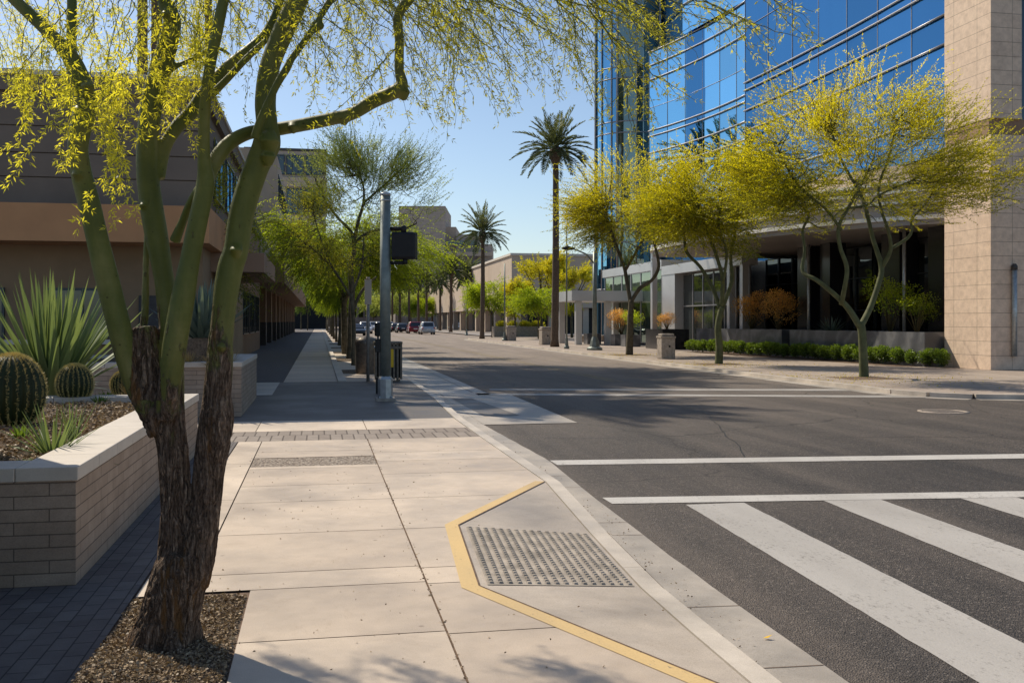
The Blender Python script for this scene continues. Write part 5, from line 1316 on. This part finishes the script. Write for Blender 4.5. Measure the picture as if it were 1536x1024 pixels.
# marble planters
def lowwall(name, label, x0, x1, y0, y1, h, mat, cat='planter'):
    th = thing(name, label, cat, ((x0+x1)/2, (y0+y1)/2, 0))
    g = MB(); w = .12
    g.box(x0, x0+w, y0, y1, 0, h); g.box(x1-w, x1, y0, y1, 0, h); g.box(x0+w, x1-w, y0, y0+w, 0, h); g.box(x0+w, x1-w, y1-w, y1, 0, h); g.build('wall', mat, th)
    g = MB(); g.box(x0+w, x1-w, y0+w, y1-w, h-.2, h-.12); g.build('soil', 'dirt', th)
    return th
lowwall('marble_planter', 'dark grey marble planter behind the hedge nearest the stone pier', 21.0, 22.5, 31.9, 42.2, 1.22, 'marble_dark')
lowwall('marble_planter', 'dark grey marble planter under the orange shrubs', 21.0, 22.5, 43.0, 53.6, 1.22, 'marble_dark')
lowwall('granite_planter', 'black granite block planter beside the entrance frame', 19.3, 20.9, 54.5, 57.5, 1.15, 'black_granite')
lowwall('stone_planter', 'long pale stone planter wall with flowering hedge below the golden tree', 17.6, 23, 100.5, 102.0, 1.1, 'bin_concrete')
for i, (x, y) in enumerate(((19.2, 63.5), (18.4, 67.5), (19.0, 60.6))):
    lowwall('planter_box', ['square grey planter box by the lobby glass', 'square grey planter box under the flat canopy', 'square grey planter box nearest the square steel post'][i], x, x+1.0, y, y+1.0, .75, 'marble_dark')

# shrubs
def shrub(name, label, base, rad, h, n, leafL, mat, seed, group=None, stems=True, flat=.8):
    r = random.Random(seed); th = thing(name, label, 'shrub', (0, 0, 0), group); g = MB(); P = []; D = []; T = []
    lobes = [(Vector((r.uniform(-.5, .5)*rad, r.uniform(-.5, .5)*rad, h*r.uniform(.45, .8))), rad*r.uniform(.35, .6)) for _ in range(7)]
    if stems:
        for c, q in lobes: g.tube([(0, 0, 0), c*.5+Vector((0, 0, .05)), c], [.03, .02, .008], 5)
        for _ in range(10):
            e = Vector((r.gauss(0, rad*.5), r.gauss(0, rad*.5), h*r.uniform(.6, 1.05))); g.tube([(0, 0, .1), e*.55+Vector((0, 0, .1)), e], [.015, .01, .004], 4)
    for _ in range(n):
        c, q = r.choice(lobes); v = Vector((r.gauss(0, 1), r.gauss(0, 1), r.gauss(0, 1))).normalized()*q*r.uniform(.5, 1.12); v.z *= flat
        p = c+v
        if p.z < .03: continue
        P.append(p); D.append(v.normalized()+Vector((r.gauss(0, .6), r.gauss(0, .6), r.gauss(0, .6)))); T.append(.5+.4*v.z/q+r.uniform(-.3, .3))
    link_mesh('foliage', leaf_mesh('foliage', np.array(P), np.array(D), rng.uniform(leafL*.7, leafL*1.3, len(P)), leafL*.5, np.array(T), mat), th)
    if stems: g.build('stems', 'twig', th)
    th.location = base; return th
s1 = shrub('orange_shrub', 'rusty orange shrub in the marble planter, the right one of two', (21.6, 44.6, 1.05), 1.1, 2.1, 2600, .085, 'leaf_orange', 3)
dup(s1, (21.6, 47.6, 1.05), 2, 'rusty orange shrub in the marble planter, the left one of two', 1.0)
dup(s1, (20.1, 56.0, 1.0), 3, 'thin orange brown shrub in the black granite planter', (.7, .7, .55))
dup(s1, (19.8, 64, .6), 4.2, 'bushy orange tinted shrub in the box by the lobby glass', .9)
s2 = shrub('green_shrub', 'tall loose yellow green shrub in the planter beside the stone pier', (21.75, 35.3, 1.05), 1.1, 2.4, 1900, .09, 'leaf_bright', 4)
dup(s2, (21.8, 33.6, 1.05), 2.1, 'dim green shrub close to the stone pier in the marble planter', (.7, .7, .7))
dup(s2, (19.5, 61.1, .6), 1.0, 'yellow green shrub in the box nearest the square steel post', .78)
rosette('planter_agave', 'pinkish grey spiky agave in the marble planter near the pier tree', 'agave', (21.75, 39.8, 1.05), 50, .85, .06, 'leaf_blue_agave', up=(.2, 1.3), droop=.2, seed=50)
# boxwood hedge as individual shrubs
hb = shrub('boxwood_shrub', 'clipped round boxwood in the low hedge before the marble planters', (0, 0, 0), .42, .64, 1500, .075, 'leaf_hedge', 9, group='boxwood shrubs of the low hedge', stems=False, flat=.9)
h0 = Vector((21.12, 31.1)); h1 = Vector((19.15, 49.6)); nh = 26
for i in range(nh):
    p = h0.lerp(h1, i/(nh-1))
    if i == 0: hb.location = (p.x, p.y, 0)
    else: dup(hb, (p.x, p.y, 0), i*1.3, None, (1.0+.06*math.sin(i*2.1), 1.0, 1.0+.07*math.cos(i*1.7)))
g = MB(); g.poly([(20.2, 32, .004), (21.0, 32, .004), (21.0, 50, .004), (18.8, 50, .004)]); struct('hedge_bed_ground', g, 'dirt')
for (u, v, r) in ((1295, 567, .75), (1078, 546, .8), (943, 532, .8)):
    p = PG(u, v); g = MB(); g.box(p.x-r, p.x+r, p.y-r, p.y+r, -.01, .005); struct('tree_pit_ground', g, 'dirt')
for a, b in bed_y:
    g = MB(); g.box(.73, 2.14, a+.03, b-.03, -.02, -.006); struct('tree_pit_ground', g, 'gravel')
# flowering hedge for stone planter
fh = shrub('flowering_hedge', 'yellow green flowering hedge clump on the long pale planter, left end', (18.6, 101.2, 1.0), .8, .5, 1500, .12, 'leaf_palo', 19, stems=False)
for i, x in enumerate((19.8, 21.0, 22.2)): dup(fh, (x, 101.2, 1.0), i, ['second flowering clump on the long pale planter', 'third flowering clump on the long pale planter', 'right end flowering clump on the long pale planter'][i])

# ================================================================== STREET FURNITURE
# pedestrian signal pole
q = PG(578, 601); sx, sy = q.x, q.y
pp = thing('signal_pole', 'grey galvanised signal pole standing at the shaded corner', 'pole', (sx, sy, 0))
g = MB(); g.tube([(sx, sy, .45), (sx, sy, 4.14)], [.112, .104], 20); g.build('shaft', 'galvanised', pp)
g = MB(); g.tube([(sx, sy, 4.13), (sx, sy, 4.18), (sx, sy, 4.2)], [.109, .109, .06], 20); g.tube([(sx, sy, 4.02), (sx, sy, 4.05)], .112, 20); g.build('cap', 'galvanised_light', pp)
g = MB(); g.tube([(sx, sy, .0), (sx, sy, .06)], .27, 4, False); g.v = g.v; g.build('base_plate', 'bin_concrete', pp)
g = MB(); g.lathe([(.15, .05), (.15, .44), (.115, .5)], sx, sy, 8, False); g.build('base_sleeve', 'galvanised_light', pp)
for a in range(4):
    g = MB(); bxx, byy = sx+.17*math.cos(a*math.pi/2+.78), sy+.17*math.sin(a*math.pi/2+.78); g.tube([(bxx, byy, .05), (bxx, byy, .1)], .018, 6); g.build('bolt', 'galvanised_light', pp)
dS = q.x*sY+q.y*cY
def Q(u, v, dd=0): return P3(u, v, dS+dd)
sg = thing('pedestrian_signal', 'black square pedestrian signal head bracketed to the grey pole', 'pedestrian signal', Q(605, 370))
c = Q(605.5, 368.5); ux = Vector((cY, -sY, 0)); uy = Vector((sY, cY, 0))
def orient(g0, c): g0.v = [tuple(c+ux*a[0]+uy*a[1]+Vector((0, 0, 1))*a[2]) for a in g0.v]; return g0
g = MB(); g.bevbox(-.245, .245, -.09, .13, -.275, .275, .045); orient(g, c).build('housing', 'black_plastic', sg)
g = MB(); g.bevbox(-.2, .2, -.1, -.085, -.225, .225, .006); orient(g, c).build('back_panel', 'black_plastic_soft', sg)
g = MB(); g.tube([(-.27, 0, .345), (.0, 0, .345)], .035, 8); g.tube([(0, 0, .26), (0, 0, .385), (0, 0, .41)], [.055, .055, .03], 10); orient(g, c).build('upper_bracket', 'black_plastic', sg)
g = MB(); g.tube([(-.27, 0, -.345), (.02, 0, -.345)], .035, 8); g.tube([(.03, 0, -.26), (.03, 0, -.375)], .05, 10); orient(g, c).build('lower_bracket', 'black_plastic', sg)
g = MB(); g.bevbox(-.25, .25, .13, .32, .20, .275, .01); g.bevbox(-.25, -.22, .13, .32, -.27, .20, .01); g.bevbox(.22, .25, .13, .32, -.27, .20, .01); orient(g, c).build('visor', 'black_plastic', sg)
# push button and a small sign on left
bt = thing('push_button_box', 'small pedestrian push button box strapped to the signal pole', 'push button', (sx-.15, sy, 1.05))
g = MB(); g.bevbox(sx-.20, sx-.10, sy-.06, sy+.06, .98, 1.25, .01); g.build('box', 'black_plastic', bt)
g = MB(); g.tube([(sx-.2, sy, 1.08), (sx-.225, sy, 1.08)], .025, 10); g.build('button', 'galvanised_light', bt)
# sign post
q = PG(552, 572); g = MB()
spp = thing('sign_post', 'thin brown post with a narrow upright sign panel left of the signal pole', 'sign post', (q.x, q.y, 0))
g.tube([(q.x, q.y, 0), (q.x, q.y, 2.55)], .045, 8); g.build('post', 'pole_tan', spp)
g = MB(); g.bevbox(q.x-.09, q.x+.09, q.y-.05, q.y-.02, 2.05, 2.72, .008); g.tube([(q.x, q.y-.035, 2.72), (q.x, q.y-.035, 2.78)], .05, 8); g.build('panel', 'stucco_light', spp)
# litter bin with slats
q = PG(583, 572); lx, ly = q.x, q.y+.35
lbn = thing('litter_bin', 'square bronze slatted litter bin with a yellow sticker behind the signal pole', 'litter bin', (lx, ly, 0))
g = MB(); g.bevbox(lx-.29, lx+.29, ly-.28, ly+.28, .08, .98, .015); g.build('liner', 'black_plastic', lbn)
for k in range(8):
    xx = lx-.335+.67*k/7
    g = MB(); g.bevbox(xx-.028, xx+.028, ly-.34, ly-.31, .06, 1.0, .006); g.build('slat', 'bin_bronze', lbn)
    g = MB(); g.bevbox(lx+.31, lx+.34, ly-.30+.6*k/7-.026, ly-.30+.6*k/7+.026, .06, 1.0, .006); g.build('slat', 'bin_bronze', lbn)
    g = MB(); g.bevbox(lx-.34, lx-.31, ly-.30+.6*k/7-.026, ly-.30+.6*k/7+.026, .06, 1.0, .006); g.build('slat', 'bin_bronze', lbn)
g = MB(); g.bevbox(lx-.37, lx+.37, ly-.37, ly+.37, 1.0, 1.06, .012); g.bevbox(lx-.35, lx+.35, ly-.35, ly+.35, .86, .94, .01); g.build('rim', 'bin_bronze', lbn)
g = MB(); g.bevbox(lx+.03, lx+.13, ly-.352, ly-.342, .38, .86, .002); g.build('sticker', 'sticker_yellow', lbn)
for (a, b) in ((-.28, -.28), (.28, -.28), (.28, .28), (-.28, .28)):
    g = MB(); g.box(lx+a-.03, lx+a+.03, ly+b-.03, ly+b+.03, 0, .06); g.build('leg', 'bin_bronze', lbn)
q = PG(570, 590); g = MB()
sb = thing('utility_box', 'small black box low on the kerb beside the signal pole', 'box', (q.x, q.y, 0)); g.bevbox(q.x-.09, q.x+.06, q.y-.08, q.y+.08, 0, .33, .01); g.build('body', 'black_plastic', sb)
g = MB(); g.bevbox(q.x-.1, q.x+.07, q.y-.09, q.y+.09, .33, .36, .006); g.build('lid', 'black_plastic_soft', sb)
# domed brown bin / bench end
q = PG(551, 562); db = thing('domed_bin', 'brown dome topped bin half hidden behind the sign post', 'bin', (q.x, q.y+.6, 0)); yy0 = q.y+.6
g = MB(); g.lathe([(.30, 0), (.33, .06), (.34, .86), (.35, .92)], q.x, yy0, 20); g.build('body', 'bin_bronze', db)
g = MB(); g.lathe([(.36, .92), (.36, .98), (.31, 1.06), (.18, 1.13), (.002, 1.15)], q.x, yy0, 20); g.build('dome', 'bin_bronze', db)
mt_ = thing('parking_meter', 'black parking meter just left of the signal pole', 'parking meter', (sx-.1, 33, 0)); q = P3(567, 482, 33.5)
mt_.location = (q.x, q.y, 0); ORG[mt_.name] = Vector((q.x, q.y, 0))
g = MB(); g.tube([(q.x, q.y, 0), (q.x, q.y, 1.1)], .035, 8); g.build('post', 'pole_tan', mt_)
g = MB(); g.bevbox(q.x-.11, q.x+.11, q.y-.07, q.y+.07, 1.1, 1.55, .04); g.build('head', 'black_plastic', mt_)

# street lamps / posts on the right
def lamp(label, u, v, h, r, arm=None, cat='street lamp', name='street_lamp', mat='galvanised'):
    q = PG(u, v); th = thing(name, label, cat, (q.x, q.y, 0))
    g = MB(); g.tube([(q.x, q.y, .4), (q.x, q.y, h)], [r, r*.7], 12); g.build('pole', mat, th)
    g = MB(); g.lathe([(r*3.2, 0), (r*3.2, .12), (r*2.2, .2), (r*1.6, .55), (r*1.05, .75)], q.x, q.y, 8, False); g.build('base', mat, th)
    if arm:
        g = MB(); g.tube([(q.x, q.y, h-.7), (q.x-arm*.4, q.y, h-.15), (q.x-arm, q.y, h+.15)], [.05, .045, .035], 8); g.build('arm', mat, th)
        g = MB(); g.tube([(q.x-arm+.1, q.y, h+.14), (q.x-arm-.3, q.y, h+.17), (q.x-arm-.65, q.y, h+.15)], [.05, .14, .04], 10); g.build('head', 'black_plastic_soft', th)
    return th
lamp('grey street lamp with an arm and flared base left of the golden palo verde', 892, 525, 5.5, .14, arm=1.25)
lamp('thin tall metal pole right of the tall palm trunk', 850, 523, 8.2, .05, None, 'pole', 'flag_pole')
lamp('slim lamp post by the round green tree, right of its crown', 757, 511, 6.4, .07, None, 'pole', 'lamp_post')
lamp('small lamp post at the left end of the right sidewalk', 700, 503, 5.5, .06, None, 'pole', 'lamp_post')
lamp('slender lamp post beyond the corner tree row', 740, 500, 7.0, .06, None, 'pole', 'lamp_post')
q = PG(981, 522); sq = thing('steel_post', 'square grey steel post between two palo verdes by the planter box', 'post', (q.x, q.y, 0))
g = MB(); g.bevbox(q.x-.16, q.x+.16, q.y-.16, q.y+.16, 0, 6.2, .015); g.build('shaft', 'silver_panel', sq)
g = MB(); g.bevbox(q.x-.22, q.x+.22, q.y-.22, q.y+.22, 0, .12, .01); g.build('base', 'dark_base', sq)
# concrete bins
def cbin(label, u, v, w, h):
    q = PG(u, v); th = thing('concrete_bin', label, 'litter bin', (0, 0, 0))
    g = MB(); g.bevbox(-w/2, w/2, -w/2, w/2, 0, h*.82, .03); g.build('body', 'bin_concrete', th)
    g = MB(); g.bevbox(-w*.54, w*.54, -w*.54, w*.54, h*.82, h*.9, .02); g.bevbox(-w*.45, w*.45, -w*.45, w*.45, h*.9, h, .04); g.build('lid', 'bin_concrete', th)
    g = MB(); g.lathe([(w*.12, -w*.51)], 0, 0, 8); g = MB(); g.tube([(.05, -w/2-.004, h*.5), (.05, -w/2+.02, h*.5)], .045, 10); g.build('emblem', 'black_plastic', th)
    th.location = (q.x, q.y, 0); return th
cb1 = cbin('pale concrete litter bin left of the middle palo verde', 999, 538, .62, 1.08)
q = PG(818, 517); dup(cb1, (q.x, q.y, 0), .1, 'pale concrete litter bin just left of the tall palm trunk', 1.15)
q = PG(759, 511); dup(cb1, (q.x+.4, q.y, 0), .2, 'grey concrete litter bin at the foot of the slim lamp post', 1.15)
# benches
def bench(label, x, y, rz):
    th = thing('bench', label, 'bench', (0, 0, 0))
    g = MB(); g.bevbox(-.95, .95, -.24, .24, .42, .5, .015); g.build('seat', 'bin_concrete', th)
    for sx_ in (-.7, .7):
        g = MB(); g.bevbox(sx_-.12, sx_+.12, -.2, .2, 0, .42, .02); g.build('leg', 'bin_concrete', th)
    th.location = (x, y, 0); th.rotation_euler = (0, 0, rz); return th
q = PG(872, 513); bench('stone bench under the flat canopy by the street lamp', q.x, q.y, .9)
q = PG(905, 512); bench('stone bench right of the street lamp base', q.x, q.y, 1.0)
q = PG(1045, 524); bench('low bench with square frame beside the black granite planter', q.x-.2, q.y, 1.5)

# ================================================================== CARS
def car(name, label, cat, paint, suv=True):
    th = thing(name, label, cat, (0, 0, 0), 'cars parked along the street'); L = 4.6; W = .92
    zr = 1.68 if suv else 1.42
    # cross sections along y: (y, halfwidth, z_bottom, z_belt)
    def loft(secs, mat, nm, parent):
        g = MB(); k = len(secs[0])
        vs = [p for s in secs for p in s]; fs = []
        for i in range(len(secs)-1):
            for j in range(k): fs.append((i*k+j, i*k+(j+1) % k, (i+1)*k+(j+1) % k, (i+1)*k+j))
        fs += [tuple(range(k-1, -1, -1)), tuple(range((len(secs)-1)*k, len(secs)*k))]
        g.add(vs, fs, True); return g.build(nm, mat, parent)
    def ring(y, hw, z0, z1, tum=0):
        return [(-hw*.94, y, z0), (hw*.94, y, z0), (hw, y, z0+(z1-z0)*.45), (hw*(.95-tum), y, z1-.03), (hw*(.86-tum), y, z1), (-hw*(.86-tum), y, z1), (-hw*(.95-tum), y, z1-.03), (-hw, y, z0+(z1-z0)*.45)]
    bz = .98 if suv else .86
    body = loft([ring(-2.3, W*.86, .38, bz-.12), ring(-2.22, W*.96, .28, bz), ring(-1.2, W, .24, bz+.02), ring(.9, W, .24, bz+.01), ring(1.9, W*.96, .26, bz-.14), ring(2.25, W*.86, .32, bz-.28)], paint, 'body', th)
    cab = loft([ring(-2.15 if suv else -1.6, W*.9, bz-.02, bz+.02, .02), ring(-1.95 if suv else -1.05, W*.9, bz-.02, zr-.03, .14), ring(.1, W*.9, bz-.02, zr, .14), ring(1.15, W*.9, bz-.02, bz+.02, .02)], paint, 'roof', th)
    g = MB(); y0 = -2.13 if suv else -1.52; y1 = -1.98 if suv else -1.12
    g.add([(-.66, y0-.02, bz+.08), (.66, y0-.02, bz+.08), (.58, y1-.03, zr-.12), (-.58, y1-.03, zr-.12)], [(0, 1, 2, 3)]); g.build('rear_window', 'car_glass', th)
    g = MB(); g.add([(-.68, 1.10, bz+.06), (.68, 1.10, bz+.06), (.6, .24, zr-.06), (-.6, .24, zr-.06)], [(3, 2, 1, 0)]); g.build('windscreen', 'car_glass', th)
    for s in (-1, 1):
        g = MB(); a = s*W*.885; b = s*W*.78
        g.add([(a, y1+.15, bz+.06), (a, .85, bz+.06), (b, .15, zr-.09), (b, y1+.3, zr-.09)], [(0, 1, 2, 3) if s > 0 else (3, 2, 1, 0)]); g.build('side_window', 'car_glass', th)
        g = MB(); g.bevbox(s*.74-.11, s*.74+.11, -2.3, -2.2, bz-.28, bz-.05, .02); g.build('tail_light', 'tail_light_red', th)
        g = MB(); g.bevbox(s*.95-.07, s*.95+.07, .75, .9, bz+.02, bz+.16, .02); g.build('mirror', paint, th)
        for y in (-1.4, 1.45):
            g = MB(); g.tube([(s*.70, y, .33), (s*.92, y, .33)], .33, 18); wh = g.build('wheel', 'tyre', th)
            g = MB(); g.tube([(s*.915, y, .33), (s*.93, y, .33)], .2, 12); g.build('rim', 'rim', wh)
    g = MB(); g.bevbox(-.86, .86, -2.36, -2.2, .34, .56, .03); g.build('bumper', paint, th)
    g = MB(); g.box(-.26, .26, -2.375, -2.362, .62, .74); g.build('number_plate', 'plate_white', th)
    return th
def car_at(c, u, d, lab=None, dupit=True, rz=0.0):
    q = P3(u, V0, d)
    if dupit: return dup(c, (q.x, q.y, ROADZ), rz, lab)
    c.location = (q.x, q.y, ROADZ); c.rotation_euler = (0, 0, rz); return c
cs = car('parked_suv', 'silver grey SUV seen from behind, the nearest parked car', 'car', 'car_silver'); car_at(cs, 640, 131, dupit=False)
cr_ = car('parked_car', 'dark red car parked just left of the silver SUV', 'car', 'car_red'); car_at(cr_, 621, 141, dupit=False)
cbk = car('parked_car', 'black car parked left of the red car', 'car', 'car_black', False); car_at(cbk, 603, 150, dupit=False)
cw_ = car('parked_car', 'white car on the left side of the street behind the slim post', 'car', 'car_white'); car_at(cw_, 548, 140, dupit=False, rz=math.pi)
car_at(cr_, 631, 148, 'second dark red car tucked behind the silver SUV')
car_at(cbk, 594, 160, 'black car just right of the signal pole')
car_at(cw_, 583, 175, 'white car far down the street left of the signal pole', rz=math.pi)
car_at(cw_, 560, 190, 'small white car between the street trees far away', rz=math.pi)
car_at(cs, 571, 160, 'silver car far down the street behind the parking meter', rz=math.pi)
car_at(cbk, 536, 120, 'black car glimpsed between left street tree trunks', rz=math.pi)
car_at(cs, 688, 195, 'small grey car far off beyond the medium palm, right of the silver SUV', rz=.5)
cbl = car('parked_car', 'dark blue car beyond the black cars right of the signal pole', 'car', 'car_blue', False); car_at(cbl, 600, 178, dupit=False)
car_at(cbl, 590, 200, 'dark blue car at the far end of the street', rz=math.pi)

# far right buildings
fb1 = thing('tan_building', 'low tan stucco building with a sharp corner beyond the golden trees', 'building', (40, 140, 0))
g = MB(); g.box(24.7, 70, 128, 235, 3.4, 10.2); g.build('wall', 'stucco_light', fb1)
g = MB(); g.box(24.5, 70, 127.8, 235.2, 10.2, 10.5); g.build('roof_cap', 'pale_trim', fb1)
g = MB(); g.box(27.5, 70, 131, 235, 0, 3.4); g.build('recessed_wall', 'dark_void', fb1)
for i in range(9):
    g = MB(); g.box(25.2+4.6*i, 26.0+4.6*i, 128.4, 129.2, 0, 3.4); g.build('column', 'stucco_light', fb1)
for i in range(10):
    g = MB(); g.box(25.0, 25.8, 133+9*i, 134+9*i, 0, 3.4); g.build('column', 'stucco_light', fb1)
g = MB(); g.box(45, 48, 140, 143, 10.5, 13.5); g.build('chimney', 'dark_base', fb1)
fb2 = thing('stepped_office_block', 'distant stepped tan office block behind the medium palm', 'building', (45, 330, 0))
def bx_u(u0, u1, d, dep, z1, nm, mat):
    a = P3(u0, V0, d); b = P3(u1, V0, d); g = MB(); g.obox((a.x, a.y), (b.x, b.y), dep, 0, z1, off=-dep); return g.build(nm, mat, fb2)
bx_u(598, 668, 320, 30, 38.5, 'tower_wall', 'tower_stone'); bx_u(668.3, 684, 324, 26, 32.2, 'step_wall', 'stucco_light'); bx_u(684.3, 716, 322, 26, 29.6, 'step_wall', 'tower_stone'); bx_u(716.3, 738, 320, 26, 26.3, 'step_wall', 'tower_stone')
def win_u(u0, u1, v0, v1, d):
    a = P3(u0, V0, d); b = P3(u1, V0, d); z0 = CH+(V0-v1)/F*d; z1 = CH+(V0-v0)/F*d; g = MB(); g.obox((a.x, a.y), (b.x, b.y), .3, z0, z1, off=0); g.build('window', 'glass_dark', fb2)
for k in range(5): win_u(672+8.5*k, 679+8.5*k, 361, 367, 319.4)
for k in range(7): win_u(672+9*k, 679+9*k, 377, 382, 319.4)
for k in range(6): win_u(672+9.4*k, 679+9.4*k, 391, 396, 319.4)
g = MB(); a = P3(668, V0, 318.5); b = P3(739, V0, 318.5); g.obox((a.x, a.y), (b.x, b.y), 1.2, CH+98/F*318, CH+104/F*318, off=0); g.build('spandrel_band', 'stucco_light', fb2)
fb3 = thing('low_distant_building', 'hazy grey brown building closing the view at the end of the street', 'building', (20, 300, 0))
g = MB(); g.box(3, 22, 330, 350, 0, 17); g.build('wall', 'hazy_wood', fb3)
g = MB(); g.box(22.5, 60, 300, 315, 0, 14); g.build('rear_wall', 'hazy_wood', fb3)
for i in range(8):
    g = MB(); g.box(4+2.2*i, 5.4+2.2*i, 329.8, 330, 3, 6); g.build('window', 'glass_dark', fb3)
    g = MB(); g.box(4+2.2*i, 5.4+2.2*i, 329.8, 330, 9, 12); g.build('window', 'glass_dark', fb3)
# distant trees massed at the end
ft = local_tree('distant_tree', 'hazy olive tree at the far end of the street, first from the left', 9, 4.2, 50, 700, .35, 'leaf_dusty', 'tree_bark', 41, droop=.05, upw=.2, step=.2, r0=.2)
ords = ['second', 'third', 'fourth', 'fifth', 'sixth', 'seventh', 'eighth']
q = P3(560, V0, 270); ft.location = (q.x, q.y, 0)
for i, (u, d) in enumerate(((580, 250), (598, 275), (617, 260), (638, 280), (658, 250), (680, 235), (700, 225))):
    q = P3(u, V0, d); dup(ft, (q.x, q.y, 0), i*1.3, f'hazy olive tree at the far end of the street, {ords[i]} from the left', 1+.15*math.sin(i*2))
ld = local_tree('dark_tree', 'dark green tree at the shaded end of the walkway', 8, 3.4, 50, 800, .25, 'leaf_green', 'tree_bark', 43)
ld.location = (-2.0, 185, 0); dup(ld, (-3.5, 205, 0), 1.2, 'second dark tree farther behind the shaded walkway end', 1.3)
# small leaf on the road
q = PG(1151, 957, ROADZ+.012); g = MB(); g.add([(q.x-.025, q.y, ROADZ+.016), (q.x, q.y-.012, ROADZ+.02), (q.x+.03, q.y+.004, ROADZ+.03), (q.x, q.y+.016, ROADZ+.018)], [(0, 1, 2, 3)])
tag(g.build('fallen_leaf', 'sticker_yellow'), 'single dry orange leaf lying in the gutter', 'leaf')
def f3():
    k = rnd.random()
    if k < .45: y_ = rnd.uniform(3.6, 22); return (kx(y_)+.15+abs(rnd.gauss(0, .09)), y_, ROADZ+.016)
    if k < .7: return (.65+rnd.gauss(0, .012), rnd.uniform(3, 13.7), .002)
    if k < .85: return (rnd.gauss(1.0, .5), rnd.uniform(3, 13), .004)
    return (rnd.uniform(-1.05, .5), rnd.uniform(3, 13), .004)
pebbles('leaf_debris', 1500, f3, .006, .02, 'litter')
leafmat('petal', (.40, .33, .02), (.8, .62, .05), .2, 1)
def f4():
    u_, v_, r_ = rnd.choice(((1295, 567, 2.6), (1078, 546, 2.2), (943, 532, 2.2))); c_ = PG(u_, v_)
    x_ = max(13.5, c_.x+rnd.gauss(0, r_*.6)); return (x_, c_.y+rnd.gauss(0, r_*.7), .01)
pebbles('fallen_petals', 2600, f4, .02, .05, 'petal')
for o in list(bpy.data.objects):
    if o.type == 'MESH' and o.parent is None and not o.get('kind') and not o.get('label'): print('UNTAGGED', o.name)
print('faces', sum(len(m.polygons) for m in bpy.data.meshes), 'objects', len(bpy.data.objects))
